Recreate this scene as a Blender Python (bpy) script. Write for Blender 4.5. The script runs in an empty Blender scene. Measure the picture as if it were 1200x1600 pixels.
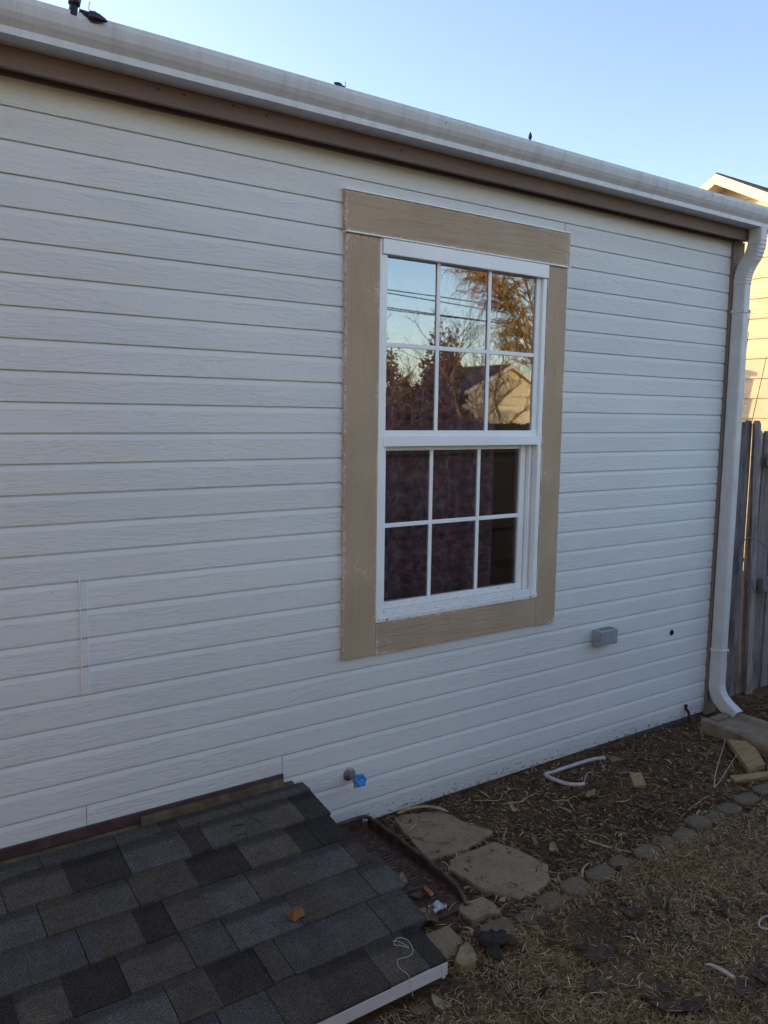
import bpy, math, random
import numpy as np
from mathutils import Vector, Matrix, noise as mnoise
R = math.radians
SC = bpy.context.scene
COL = SC.collection
random.seed(7)
RNG = np.random.default_rng(7)

# ------------------------------------------------------------------ camera
cd = bpy.data.cameras.new("Camera")
cam = bpy.data.objects.new("Camera", cd)
COL.objects.link(cam)
SC.camera = cam
cd.sensor_fit = 'VERTICAL'
cd.sensor_height = 24.0
cd.lens = 24.0 * 1281.17 / 1600.0
cd.clip_start = 0.02
cd.clip_end = 2000
_p, _y, _r = -0.1173447, 0.6128006, 0.01362409
fw = Vector((math.sin(_y) * math.cos(_p), math.cos(_y) * math.cos(_p), math.sin(_p)))
rt = Vector((math.cos(_y), -math.sin(_y), 0.0))
up = rt.cross(fw)
r2 = rt * math.cos(_r) + up * math.sin(_r)
u2 = -rt * math.sin(_r) + up * math.cos(_r)
cam.matrix_world = Matrix(((r2.x, u2.x, -fw.x, 0.0), (r2.y, u2.y, -fw.y, -2.88028),
                           (r2.z, u2.z, -fw.z, 1.800835), (0, 0, 0, 1)))

# ------------------------------------------------------------------ world, sun, exposure
SUN_EL = R(12.0)
SUN_AZ = R(-30.0)          # measured from +Y (behind the house) towards +X
W = bpy.data.worlds.new("World")
SC.world = W
W.use_nodes = True
wn = W.node_tree.nodes
sky = wn.new('ShaderNodeTexSky')
sky.sky_type = 'NISHITA'
sky.sun_disc = False
sky.sun_elevation = SUN_EL
sky.sun_rotation = SUN_AZ
sky.air_density = 1.0
sky.dust_density = 1.0
sky.ozone_density = 1.8
bg = wn['Background']
bg.inputs['Strength'].default_value = 0.14
tint = wn.new('ShaderNodeMix'); tint.data_type = 'RGBA'; tint.blend_type = 'MULTIPLY'; tint.inputs[0].default_value = 1.0
tint.inputs[7].default_value = (1.01, .91, .915, 1)          # the photograph's white balance
W.node_tree.links.new(sky.outputs[0], tint.inputs[6])
W.node_tree.links.new(tint.outputs[2], bg.inputs['Color'])
sl = bpy.data.lights.new("sun", 'SUN')
sl.energy = 2.1
sl.angle = R(0.5)
sl.color = (1.0, 0.74, 0.42)
sun = bpy.data.objects.new("sun", sl)
COL.objects.link(sun)
sdir = Vector((math.sin(SUN_AZ) * math.cos(SUN_EL), math.cos(SUN_AZ) * math.cos(SUN_EL), math.sin(SUN_EL)))
sun.rotation_euler = sdir.to_track_quat('Z', 'Y').to_euler()
SC.view_settings.view_transform = 'Standard'
SC.view_settings.look = 'None'
SC.view_settings.exposure = 1.70
SC.view_settings.gamma = 1.0
SC.cycles.max_bounces = 8
SC.cycles.transparent_max_bounces = 12
SC.cycles.sample_clamp_indirect = 6.0

# ------------------------------------------------------------------ node helpers
class NT:
    def __init__(s, m):
        s.t = m.node_tree; s.n = s.t.nodes; s.l = s.t.links
    def new(s, typ, **kw):
        n = s.n.new(typ)
        for k, v in kw.items():
            setattr(n, k, v)
        return n
    def val(s, sock, v):
        if isinstance(v, bpy.types.NodeSocket): s.l.new(v, sock)
        else: sock.default_value = v
    def coord(s, out='Object', scale=(1, 1, 1), off=None, rot=(0, 0, 0)):
        tc = s.new('ShaderNodeTexCoord')
        mp = s.new('ShaderNodeMapping')
        mp.inputs['Scale'].default_value = scale
        mp.inputs['Rotation'].default_value = rot
        if out == 'World':
            g = s.new('ShaderNodeNewGeometry'); s.l.new(g.outputs['Position'], mp.inputs['Vector'])
        else:
            s.l.new(tc.outputs[out], mp.inputs['Vector'])
        if off is not None: s.val(mp.inputs['Location'], off)
        return mp.outputs[0]
    def noise(s, vec, scale, detail=4, rough=.55, dist=0.0):
        n = s.new('ShaderNodeTexNoise')
        s.l.new(vec, n.inputs['Vector'])
        n.inputs['Scale'].default_value = scale; n.inputs['Detail'].default_value = detail
        n.inputs['Roughness'].default_value = rough; n.inputs['Distortion'].default_value = dist
        return n.outputs['Fac']
    def voro(s, vec, scale, feature='F1', out='Distance'):
        n = s.new('ShaderNodeTexVoronoi', feature=feature)
        s.l.new(vec, n.inputs['Vector']); n.inputs['Scale'].default_value = scale
        return n.outputs[out]
    def ramp(s, fac, stops, interp='LINEAR'):
        n = s.new('ShaderNodeValToRGB'); s.l.new(fac, n.inputs[0])
        cr = n.color_ramp; cr.interpolation = interp
        while len(cr.elements) < len(stops): cr.elements.new(.5)
        for e, (p, c) in zip(cr.elements, stops):
            e.position = p
            e.color = (c, c, c, 1) if not hasattr(c, '__len__') else (*c[:3], 1)
        return n.outputs['Color']
    def math(s, op, a, b=None, c=None, clamp=False):
        n = s.new('ShaderNodeMath', operation=op, use_clamp=clamp)
        s.val(n.inputs[0], a)
        if b is not None: s.val(n.inputs[1], b)
        if c is not None: s.val(n.inputs[2], c)
        return n.outputs[0]
    def mix(s, fac, a, b, mode='MIX'):
        n = s.new('ShaderNodeMix', data_type='RGBA', blend_type=mode)
        s.val(n.inputs[0], fac)
        for i, v in ((6, a), (7, b)):
            if isinstance(v, bpy.types.NodeSocket): s.l.new(v, n.inputs[i])
            else: n.inputs[i].default_value = (*v[:3], 1)
        return n.outputs[2]
    def sepz(s, vec, ax=2):
        n = s.new('ShaderNodeSeparateXYZ'); s.l.new(vec, n.inputs[0]); return n.outputs[ax]
    def rand(s):
        return s.new('ShaderNodeObjectInfo').outputs['Random']
    def bump(s, h, strength, dist=.01, prev=None):
        n = s.new('ShaderNodeBump')
        s.val(n.inputs['Strength'], strength); n.inputs['Distance'].default_value = dist
        s.l.new(h, n.inputs['Height'])
        if prev is not None: s.l.new(prev, n.inputs['Normal'])
        return n.outputs[0]

MATS = {}
def material(name, rough=.7, spec=.3, metal=0.0):
    m = bpy.data.materials.new(name); m.use_nodes = True
    t = NT(m); b = m.node_tree.nodes['Principled BSDF']
    b.inputs['Roughness'].default_value = rough
    b.inputs['Specular IOR Level'].default_value = spec
    b.inputs['Metallic'].default_value = metal
    MATS[name] = m
    return m, t, b
def basecol(t, b, c):
    if isinstance(c, bpy.types.NodeSocket): t.l.new(c, b.inputs['Base Color'])
    else: b.inputs['Base Color'].default_value = (*c[:3], 1)

def simple(name, col, rough=.7, spec=.3, metal=0.0, var=.12, scale=8.0, bump=0.0, bscale=60.0, objvar=0.0):
    """plain colour with soft mottling, optional fine relief"""
    m, t, b = material(name, rough, spec, metal)
    v = t.coord('Object', off=None)
    n = t.noise(v, scale, 5)
    lo = [x * (1 - var * 2) for x in col]; hi = [min(1, x * (1 + var * 2)) for x in col]
    c = t.ramp(n, [(.25, lo), (.75, hi)])
    if objvar:
        k = t.math('MULTIPLY_ADD', t.rand(), 2 * objvar, 1 - objvar)
        n2 = t.new('ShaderNodeVectorMath', operation='SCALE'); t.l.new(c, n2.inputs[0]); t.l.new(k, n2.inputs['Scale'])
        c = n2.outputs[0]
    basecol(t, b, c)
    if bump:
        h = t.noise(v, bscale, 6, .65)
        t.l.new(t.bump(h, bump, .004), b.inputs['Normal'])
    return m

S = 0.1016                    # siding course
# painted hardboard siding: embossed wood grain below a smooth bevel strip
m, t, b = material('siding_paint', .58, .35)
off = t.new('ShaderNodeCombineXYZ'); t.l.new(t.math('MULTIPLY', t.rand(), 37.0), off.inputs[0]); t.l.new(t.math('MULTIPLY', t.rand(), 11.0), off.inputs[1])
vw = t.coord('World')
zf = t.math('FRACT', t.math('DIVIDE', t.sepz(vw), S))
strip = t.ramp(zf, [(.74, 1.0), (.80, 0.0)])
g1 = t.coord('World', scale=(17.0, 1, 95.0), off=off.outputs[0])
warp = t.noise(t.coord('World', scale=(1.6, 1, 7.0), off=off.outputs[0]), 1.0, 2)
add = t.new('ShaderNodeVectorMath', operation='ADD'); t.l.new(g1, add.inputs[0])
cw = t.new('ShaderNodeCombineXYZ'); t.l.new(t.math('MULTIPLY', warp, 11.0), cw.inputs[2]); t.l.new(cw.outputs[0], add.inputs[1])
gr = t.noise(add.outputs[0], 1.0, 5, .6)
grr = t.ramp(gr, [(.40, 0.0), (.5, .75), (.66, 1.0)])
amount = t.noise(t.coord('World', scale=(2.2, 1, 14.0), off=off.outputs[0]), 1.0, 2)
amt = t.math('MULTIPLY', strip, t.ramp(amount, [(.30, .30), (.60, 1.0)]))
b1 = t.bump(grr, t.math('MULTIPLY', amt, .62), .0021)
fine = t.noise(t.coord('World', scale=(1, 1, 2.4)), 160, 4, .6)
b2 = t.bump(fine, .22, .0015, b1)
t.l.new(b2, b.inputs['Normal'])
big = t.noise(t.coord('World', scale=(.7, 1, 1.6)), 1.3, 4)
colr = t.ramp(big, [(.3, (.67, .70, .69)), (.7, (.73, .765, .755))])
colr = t.mix(t.math('MULTIPLY', t.ramp(gr, [(.30, 1.0), (.42, 0.0)]), t.math('MULTIPLY', amt, .02)), colr, (.36, .35, .33))
# board to board tone
k = t.math('MULTIPLY_ADD', t.rand(), .05, .975)
sc_ = t.new('ShaderNodeVectorMath', operation='SCALE'); t.l.new(colr, sc_.inputs[0]); t.l.new(k, sc_.inputs['Scale'])
colr = sc_.outputs[0]
# mud splashes and chips low on the wall, a few nail heads higher up
low = t.ramp(t.math('MULTIPLY', t.sepz(vw), 3.2, clamp=True), [(.0, 1.0), (.20, .55), (.45, 0.0)])
sp = t.noise(t.coord('World', scale=(1, 1, 1.8)), 42, 5, .7)
spm = t.math('MULTIPLY', t.ramp(t.math('MULTIPLY_ADD', low, .17, sp), [(.715, 0.0), (.74, 1.0)]), .85)
colr = t.mix(spm, colr, (.10, .085, .07))
haze_ = t.math('MULTIPLY', t.math('MULTIPLY', low, t.noise(vw, 7, 4)), .45)
colr = t.mix(haze_, colr, (.30, .26, .22))
vd = t.voro(t.coord('World', scale=(1, 1, 1)), 3.3)
colr = t.mix(t.ramp(vd, [(.0, .8), (.010, .8), (.014, 0.0)]), colr, (.16, .14, .12))
basecol(t, b, colr)

def trim_paint(name, col, chip, axis=0, chipamt=.55, crack=.6):
    m, t, b = material(name, .62, .3)
    sc = [70, 70, 70]; sc[axis] = 4.5
    off = t.new('ShaderNodeCombineXYZ'); t.l.new(t.math('MULTIPLY', t.rand(), 19.0), off.inputs[0]); t.l.new(t.math('MULTIPLY', t.rand(), 7.0), off.inputs[2])
    v = t.coord('World', scale=tuple(sc), off=off.outputs[0])
    wv = t.coord('World', off=off.outputs[0])
    g = t.noise(v, 1.0, 5, .6, .9)
    h = t.ramp(g, [(.36, 0.0), (.48, .8), (.7, 1.0)])
    t.l.new(t.bump(h, crack, .0025), b.inputs['Normal'])
    c = t.ramp(t.noise(wv, 3.0, 5), [(.3, [x * .9 for x in col]), (.7, [x * 1.1 for x in col])])
    c = t.mix(t.math('MULTIPLY', t.ramp(g, [(.27, 1.0), (.34, 0.0)]), .35), c, [x * .5 for x in col])
    big = t.noise(wv, 5.0, 3)
    f = t.noise(wv, 75, 6, .75)
    gen = t.new('ShaderNodeTexCoord').outputs['Generated']
    e1 = t.sepz(gen, 2 if axis == 0 else 0); e2 = t.sepz(gen, 0 if axis == 0 else 2)
    d1 = t.math('ABSOLUTE', t.math('SUBTRACT', e1, .5)); d2 = t.math('ABSOLUTE', t.math('SUBTRACT', e2, .5))
    ed = t.math('MAXIMUM', t.ramp(d1, [(.42, 0.0), (.5, 1.0)]), t.ramp(d2, [(.47, 0.0), (.5, .8)]))
    mk = t.ramp(t.math('ADD', t.math('MULTIPLY_ADD', big, .5, t.math('MULTIPLY', f, .8)), t.math('MULTIPLY', ed, .17)), [(.76, 0.0), (.86, 1.0)])
    c = t.mix(t.math('MULTIPLY', mk, chipamt), c, chip)
    basecol(t, b, c)
    return m
trim_paint('tan_trim_x', (.445, .34, .225), (.82, .79, .79), 0)
trim_paint('tan_trim_z', (.445, .34, .225), (.82, .79, .79), 2)
trim_paint('brown_fascia', (.185, .138, .112), (.25, .2, .17), 0, .15, .35)
trim_paint('brown_corner', (.21, .158, .13), (.25, .2, .17), 2, .2, .35)
simple('vinyl_white', (.87, .91, .91), .38, .5, var=.03, scale=3)
m, t, b = material('vinyl_sill', .45, .4)
v = t.coord('World')
f = t.noise(v, 55, 6, .7)
basecol(t, b, t.mix(t.ramp(f, [(.57, 0.0), (.68, .75)]), (.78, .78, .76), (.33, .27, .17)))
# gutter enamel: grime streaks and black mould spots under the lip
m, t, b = material('gutter_paint', .42, .45)
v = t.coord('World')
c = t.ramp(t.noise(t.coord('World', scale=(3, 1, 1)), 6, 5), [(.3, (.60, .63, .645)), (.7, (.68, .715, .73))])
sp = t.voro(t.coord('World', scale=(1, 1, .8)), 95)
zone = t.math('MULTIPLY', t.ramp(t.noise(t.coord('World', scale=(1, .2, .2)), 1.6, 3), [(.47, 0.0), (.62, 1.0)]),
              t.ramp(t.math('MULTIPLY_ADD', t.sepz(v), 9.0, -25.9, clamp=True), [(.05, .15), (.45, .5), (.8, 1.0)]))
spk = t.math('MULTIPLY', t.ramp(sp, [(.0, 1.0), (.20, 1.0), (.28, 0.0)]), t.ramp(t.math('MULTIPLY', zone, t.noise(v, 60, 3, .7)), [(.27, 0.0), (.36, .9)]))
c = t.mix(spk, c, (.05, .05, .05))
c = t.mix(t.math('MULTIPLY', t.ramp(t.noise(t.coord('World', scale=(30, 6, 1.2)), 1.0, 4), [(.52, 0.0), (.7, 1.0)]), .18), c, (.2, .19, .17))
basecol(t, b, c)
simple('downspout_paint', (.60, .605, .60), .42, .45, var=.05, scale=9)
simple('galvanised', (.38, .40, .42), .45, .5, .55, var=.12, scale=30)
simple('box_grey', (.30, .34, .38), .5, .4, .2, var=.12, scale=25, bump=.15)
simple('box_dirt', (.30, .24, .13), .9, .1, var=.25, scale=60)
simple('black_rubber', (.012, .012, .013), .6, .3)
simple('brass_grey', (.24, .25, .24), .45, .5, .5, var=.2, scale=60, bump=.2)
simple('blue_plastic', (.015, .22, .62), .4, .45, var=.1, scale=40)
# window glass: double glazing with a slight ripple
m, t, b = material('window_glass')
t.n.remove(b)
out = t.n['Material Output']
tr = t.new('ShaderNodeBsdfTransparent'); tr.inputs[0].default_value = (.86, .88, .88, 1)
gl = t.new('ShaderNodeBsdfGlossy'); gl.inputs['Roughness'].default_value = 0.014; gl.inputs['Color'].default_value = (.86, .93, .97, 1)
rip = t.bump(t.noise(t.coord('World', scale=(1, 1, .8)), 3.0, 2), .006, .01)
t.l.new(rip, gl.inputs['Normal'])
lw = t.new('ShaderNodeFresnel'); lw.inputs['IOR'].default_value = 1.52
fac = t.math('MULTIPLY_ADD', lw.outputs[0], 1.7, .19, clamp=True)
mx = t.new('ShaderNodeMixShader'); t.l.new(fac, mx.inputs[0]); t.l.new(tr.outputs[0], mx.inputs[1]); t.l.new(gl.outputs[0], mx.inputs[2])
t.l.new(mx.outputs[0], out.inputs['Surface'])
# curtain print
m, t, b = material('curtain_print', .9, .1)
v = t.coord('World', scale=(1, .0, 1))
wn_ = t.new('ShaderNodeTexNoise'); t.l.new(v, wn_.inputs['Vector']); wn_.inputs['Scale'].default_value = 38; wn_.inputs['Detail'].default_value = 4
ad = t.new('ShaderNodeVectorMath', operation='MULTIPLY_ADD'); t.l.new(wn_.outputs['Color'], ad.inputs[0]); ad.inputs[1].default_value = (.07, 0, .07); t.l.new(v, ad.inputs[2])
fl = t.voro(ad.outputs[0], 7.0)
sel = t.noise(v, 6, 2)
c = t.ramp(t.noise(v, 22, 5, .7), [(.34, (.05, .03, .07)), (.5, (.24, .13, .20)), (.66, (.50, .34, .42))])
petal = t.math('MULTIPLY', t.ramp(fl, [(.0, 1.0), (.16, 1.0), (.34, 0.0)]), t.ramp(sel, [(.40, 0.0), (.55, 1.0)]))
c = t.mix(petal, c, (.66, .16, .25))
c = t.mix(t.math('MULTIPLY', t.ramp(t.voro(ad.outputs[0], 17), [(.0, 1.0), (.14, .6), (.22, 0.0)]), .7), c, (.38, .14, .25))
basecol(t, b, c)
simple('room_dark', (.05, .05, .055), .9, .1)
simple('sheathing', (.10, .10, .105), .9, .1)
simple('concrete_dark', (.055, .045, .036), .9, .15, var=.25, scale=9, bump=.5, bscale=50)
# shingles
def shingle(name, col):
    m, t, b = material(name, .95, .12)
    v = t.coord('World')
    sp = t.noise(v, 330, 3, .75)
    c = t.ramp(sp, [(.36, [x * .25 for x in col]), (.5, col), (.66, [x * 2.3 for x in col])])
    pa = t.noise(v, 14, 4, .6)
    n2 = t.new('ShaderNodeVectorMath', operation='SCALE'); t.l.new(c, n2.inputs[0])
    kk = t.math('MULTIPLY', t.math('MULTIPLY_ADD', pa, .9, .55), t.math('MULTIPLY_ADD', t.rand(), .35, .82)); t.l.new(kk, n2.inputs['Scale'])
    # shadow line painted along each tab head, imitating shade under the upper course
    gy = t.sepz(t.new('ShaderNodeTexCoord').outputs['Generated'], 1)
    shade_band = t.ramp(t.math('MULTIPLY_ADD', t.noise(v, 26, 4, .7), .16, gy), [(.60, 0.0), (.70, 1.0)])
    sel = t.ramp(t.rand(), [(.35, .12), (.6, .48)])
    cc = t.mix(t.math('MULTIPLY', shade_band, sel), n2.outputs[0], (.018, .018, .022))
    cc = t.mix(t.math('MULTIPLY', t.ramp(t.noise(v, 9, 5, .7), [(.60, 0.0), (.72, 1.0)]), .35), cc, (.085, .07, .055))
    basecol(t, b, cc)
    t.l.new(t.bump(sp, .9, .004), b.inputs['Normal'])
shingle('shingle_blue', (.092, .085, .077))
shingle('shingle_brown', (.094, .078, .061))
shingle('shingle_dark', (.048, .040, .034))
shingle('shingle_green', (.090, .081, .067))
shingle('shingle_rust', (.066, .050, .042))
simple('deck_wood', (.12, .085, .055), .85, .15, var=.25, scale=20, bump=.4)
simple('drip_white', (.62, .64, .66), .45, .45, var=.05, scale=6)
simple('brown_flashing', (.075, .045, .045), .6, .3, var=.2, scale=14)
simple('tan_strip', (.11, .082, .05), .85, .15, var=.3, scale=16, bump=.3)
simple('tray_brown', (.085, .048, .040), .55, .35, var=.3, scale=24, bump=.25)
# ground
m, t, b = material('soil', .97, .1)
v = t.coord('World')
n1 = t.noise(v, 16, 7, .7); n2 = t.noise(v, 90, 5, .75)
c = t.ramp(n2, [(.30, (.02, .013, .008)), (.48, (.072, .048, .030)), (.60, (.14, .097, .060)), (.75, (.25, .185, .115))])
c = t.mix(t.ramp(t.math('MULTIPLY_ADD', t.noise(v, 2.6, 3), .5, t.math('MULTIPLY', n1, .6)), [(.50, 0.0), (.68, .8)]), c, (.215, .118, .05))
far = t.math('SUBTRACT', t.math('MULTIPLY', t.math('ABSOLUTE', t.sepz(v, 1)), .16), .6, clamp=True)
grassc = t.ramp(t.noise(v, 5, 6, .7), [(.3, (.05, .038, .022)), (.6, (.12, .095, .052)), (.8, (.17, .13, .075))])
c = t.mix(far, c, grassc)
basecol(t, b, c)
t.l.new(t.bump(n2, .9, .012), b.inputs['Normal'])
def vcol(name, rough=.9, spec=.15, bump=0):
    m, t, b = material(name, rough, spec)
    a = t.new('ShaderNodeVertexColor', layer_name='Col')
    t.l.new(a.outputs[0], b.inputs['Base Color'])
    return m
vcol('dead_grass'); vcol('litter'); vcol('foliage')
def stone_mat(name, col, dirt):
    m, t, b = material(name, .95, .12)
    off = t.new('ShaderNodeCombineXYZ'); t.l.new(t.math('MULTIPLY', t.rand(), 31.0), off.inputs[0])
    v = t.coord('World', off=off.outputs[0])
    n1 = t.noise(v, 7, 6, .65); n2 = t.noise(v, 45, 6, .75); n3 = t.noise(v, 170, 3, .7)
    c = t.ramp(n1, [(.3, [x * .72 for x in col]), (.55, col), (.75, [x * 1.2 for x in col])])
    c = t.mix(t.math('MULTIPLY', t.ramp(n2, [(.30, 1.0), (.46, 0.0)]), .55), c, dirt)
    c = t.mix(t.math('MULTIPLY', t.ramp(t.math('MULTIPLY_ADD', n1, .5, t.math('MULTIPLY', n2, .6)), [(.58, 0.0), (.66, 1.0)]), .6), c, [x * .45 for x in col])
    c = t.mix(t.math('MULTIPLY', t.ramp(n3, [(.62, 0.0), (.70, 1.0)]), .5), c, [x * 1.5 for x in col])
    basecol(t, b, c)
    b1 = t.bump(n1, .5, .012); b2 = t.bump(n2, .7, .004, b1); t.l.new(t.bump(n3, .5, .002, b2), b.inputs['Normal'])
stone_mat('flagstone', (.30, .225, .145), (.07, .05, .034))
stone_mat('edger', (.185, .14, .094), (.045, .032, .022))
simple('concrete', (.25, .195, .135), .95, .12, var=.22, scale=9, bump=.8, bscale=70)
m, t, b = material('cut_wood', .85, .15)
v = t.coord('Object', scale=(6, 60, 60))
basecol(t, b, t.ramp(t.noise(v, 1.0, 5), [(.3, (.26, .16, .07)), (.7, (.40, .28, .14))]))
simple('orange_wood', (.27, .12, .04), .85, .2, var=.25, scale=25)
simple('bark_pale', (.34, .27, .14), .9, .1, var=.25, scale=40, bump=.5)
simple('twig_pale', (.36, .30, .20), .9, .1, var=.2, scale=30)
simple('twig_dark', (.085, .065, .05), .9, .1, var=.2, scale=30)
simple('leaf_dark', (.088, .060, .046), .95, .08, var=.3, scale=40)
simple('leaf_brown', (.16, .105, .06), .85, .2, var=.3, scale=40)
simple('leaf_tan', (.28, .21, .125), .85, .2, var=.25, scale=40)
simple('hose_white', (.46, .43, .42), .5, .4, var=.12, scale=12)
simple('string_white', (.42, .39, .34), .9, .1)
simple('foil', (.50, .50, .52), .45, .5, .6)
simple('glove_black', (.040, .035, .031), .9, .12, var=.3, scale=30, bump=.4)
simple('glove_red', (.085, .032, .03), .75, .2, var=.2, scale=30)
simple('yellow_stone', (.30, .225, .12), .9, .15, var=.2, scale=25, bump=.4)
m, t, b = material('old_fence', .92, .12)
off = t.new('ShaderNodeCombineXYZ'); t.l.new(t.math('MULTIPLY', t.rand(), 23.0), off.inputs[0])
g = t.noise(t.coord('World', scale=(60, 60, 3), off=off.outputs[0]), 1.0, 6, .65, .4)
c = t.ramp(g, [(.3, (.17, .145, .14)), (.5, (.43, .375, .365)), (.72, (.58, .52, .50))])
c = t.mix(t.math('MULTIPLY', t.ramp(t.noise(t.coord('World', off=off.outputs[0]), 5, 4), [(.45, 0.0), (.65, 1.0)]), .55), c, (.14, .118, .112))
kk = t.math('MULTIPLY_ADD', t.rand(), .65, .38); n2 = t.new('ShaderNodeVectorMath', operation='SCALE'); t.l.new(c, n2.inputs[0]); t.l.new(kk, n2.inputs['Scale'])
basecol(t, b, n2.outputs[0]); t.l.new(t.bump(g, .7, .004), b.inputs['Normal'])
simple('cable_grey', (.20, .18, .17), .7, .3)
simple('bulb_purple', (.018, .014, .035), .25, .5)
simple('bulb_socket', (.02, .03, .03), .6, .3)
simple('neighbour_cream', (.72, .60, .40), .75, .2, var=.06, scale=4, objvar=.04)
simple('added_house_brown', (.22, .19, .16), .8, .2, var=.1, scale=4)
simple('neighbour_white', (.74, .68, .60), .6, .3, var=.05, scale=4)
simple('roof_grey', (.08, .075, .072), .95, .1, var=.2, scale=20, bump=.5)
simple('tree_bark', (.17, .115, .065), .9, .1, var=.25, scale=6)
simple('tree_bark_gold', (.42, .27, .11), .9, .1, var=.25, scale=6)
simple('wire_black', (.02, .02, .02), .6, .3)
simple('pole_wood', (.13, .09, .06), .9, .1)

# ------------------------------------------------------------------ mesh helpers
class MB:
    def __init__(s): s.v = []; s.f = []; s.c = []
    def add(s, v, f):
        o = len(s.v); s.v += [tuple(p) for p in v]; s.f += [tuple(i + o for i in q) for q in f]
        return s
    def box(s, a, b, M=None):
        x0, y0, z0 = a; x1, y1, z1 = b
        v = [(x0, y0, z0), (x1, y0, z0), (x1, y1, z0), (x0, y1, z0), (x0, y0, z1), (x1, y0, z1), (x1, y1, z1), (x0, y1, z1)]
        if M is not None: v = [M @ Vector(p) for p in v]
        return s.add(v, [(0, 3, 2, 1), (4, 5, 6, 7), (0, 1, 5, 4), (1, 2, 6, 5), (2, 3, 7, 6), (3, 0, 4, 7)])
    def extrude_x(s, prof, x0, x1, closed=True):
        """profile (y,z) swept along x; counter-clockwise profile"""
        n = len(prof)
        v = [(x0, y, z) for y, z in prof] + [(x1, y, z) for y, z in prof]
        f = [(i, (i + 1) % n, n + (i + 1) % n, n + i) for i in range(n if closed else n - 1)]
        if closed: f += [tuple(range(n - 1, -1, -1)), tuple(range(n, 2 * n))]
        return s.add(v, f)
    def prism(s, pts, z0, z1, top=None):
        n = len(pts); top = top or pts
        v = [(x, y, z0) for x, y in pts] + [(x, y, z1) for x, y in top]
        f = [(i, (i + 1) % n, n + (i + 1) % n, n + i) for i in range(n)] + [tuple(range(n - 1, -1, -1)), tuple(range(n, 2 * n))]
        return s.add(v, f)
    def tube(s, pts, rad, sides=8, cap=True, flat=None):
        pts = [Vector(p) for p in pts]; n = len(pts)
        if not hasattr(rad, '__len__'): rad = [rad] * n
        rings = []; ref = None
        for i, p in enumerate(pts):
            d = (pts[min(i + 1, n - 1)] - pts[max(i - 1, 0)]).normalized()
            if ref is None:
                ref = Vector((0, 0, 1)) if abs(d.z) < .9 else Vector((1, 0, 0))
            a = d.cross(ref)
            if a.length < 1e-6: a = d.orthogonal()
            a.normalize(); bb = a.cross(d).normalized(); ref = bb
            ra = rad[i]; rb = rad[i] * (flat or 1.0)
            rings.append([p + a * (ra * math.cos(2 * math.pi * k / sides)) + bb * (rb * math.sin(2 * math.pi * k / sides)) for k in range(sides)])
        v = [q for r in rings for q in r]
        f = []
        for i in range(n - 1):
            for k in range(sides):
                k2 = (k + 1) % sides
                f.append((i * sides + k, i * sides + k2, (i + 1) * sides + k2, (i + 1) * sides + k))
        if cap: f += [tuple(range(sides - 1, -1, -1)), tuple((n - 1) * sides + k for k in range(sides))]
        return s.add(v, f)
    def lathe(s, prof, seg=20, M=None):
        """profile (r,h) about z"""
        n = len(prof); v = []
        for k in range(seg):
            a = 2 * math.pi * k / seg
            v += [(r * math.cos(a), r * math.sin(a), h) for r, h in prof]
        if M is not None: v = [M @ Vector(p) for p in v]
        f = []
        for k in range(seg):
            k2 = (k + 1) % seg
            for i in range(n - 1): f.append((k * n + i, k2 * n + i, k2 * n + i + 1, k * n + i + 1))
        f += [tuple(k * n for k in range(seg - 1, -1, -1)), tuple(k * n + n - 1 for k in range(seg))]
        return s.add(v, f)
    def build(s, name, mat, parent=None, smooth=False, bevel=0.0):
        me = bpy.data.meshes.new(name)
        me.from_pydata(s.v, [], s.f); me.update()
        if mat: me.materials.append(MATS[mat])
        if smooth:
            for p in me.polygons: p.use_smooth = True
        o = bpy.data.objects.new(name, me); COL.objects.link(o)
        if parent:
            o.parent = parent; o.matrix_parent_inverse = parent.matrix_basis.inverted()
        if bevel:
            md = o.modifiers.new('b', 'BEVEL'); md.width = bevel; md.segments = 2; md.limit_method = 'ANGLE'
        return o
def tag(o, label, cat, group=None):
    o['label'] = label; o['category'] = cat
    if group: o['group'] = group
    return o
def empty(name, loc):
    o = bpy.data.objects.new(name, None); COL.objects.link(o); o.location = loc
    o.empty_display_size = .1
    return o
def bx(name, mat, a, b, parent, bevel=0.0):
    return MB().box(a, b).build(name, mat, parent, bevel=bevel)
def spline(pts, n=6):
    """Catmull-Rom through points"""
    P = [Vector(p) for p in pts]; P = [P[0] * 2 - P[1]] + P + [P[-1] * 2 - P[-2]]; out = []
    for i in range(1, len(P) - 2):
        a, b_, c, d = P[i - 1:i + 3]
        for k in range(n):
            u = k / n
            out.append(.5 * ((2 * b_) + (c - a) * u + (2 * a - 5 * b_ + 4 * c - d) * u * u + (3 * b_ - 3 * c + d - a) * u ** 3))
    out.append(P[-2]); return out
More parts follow.
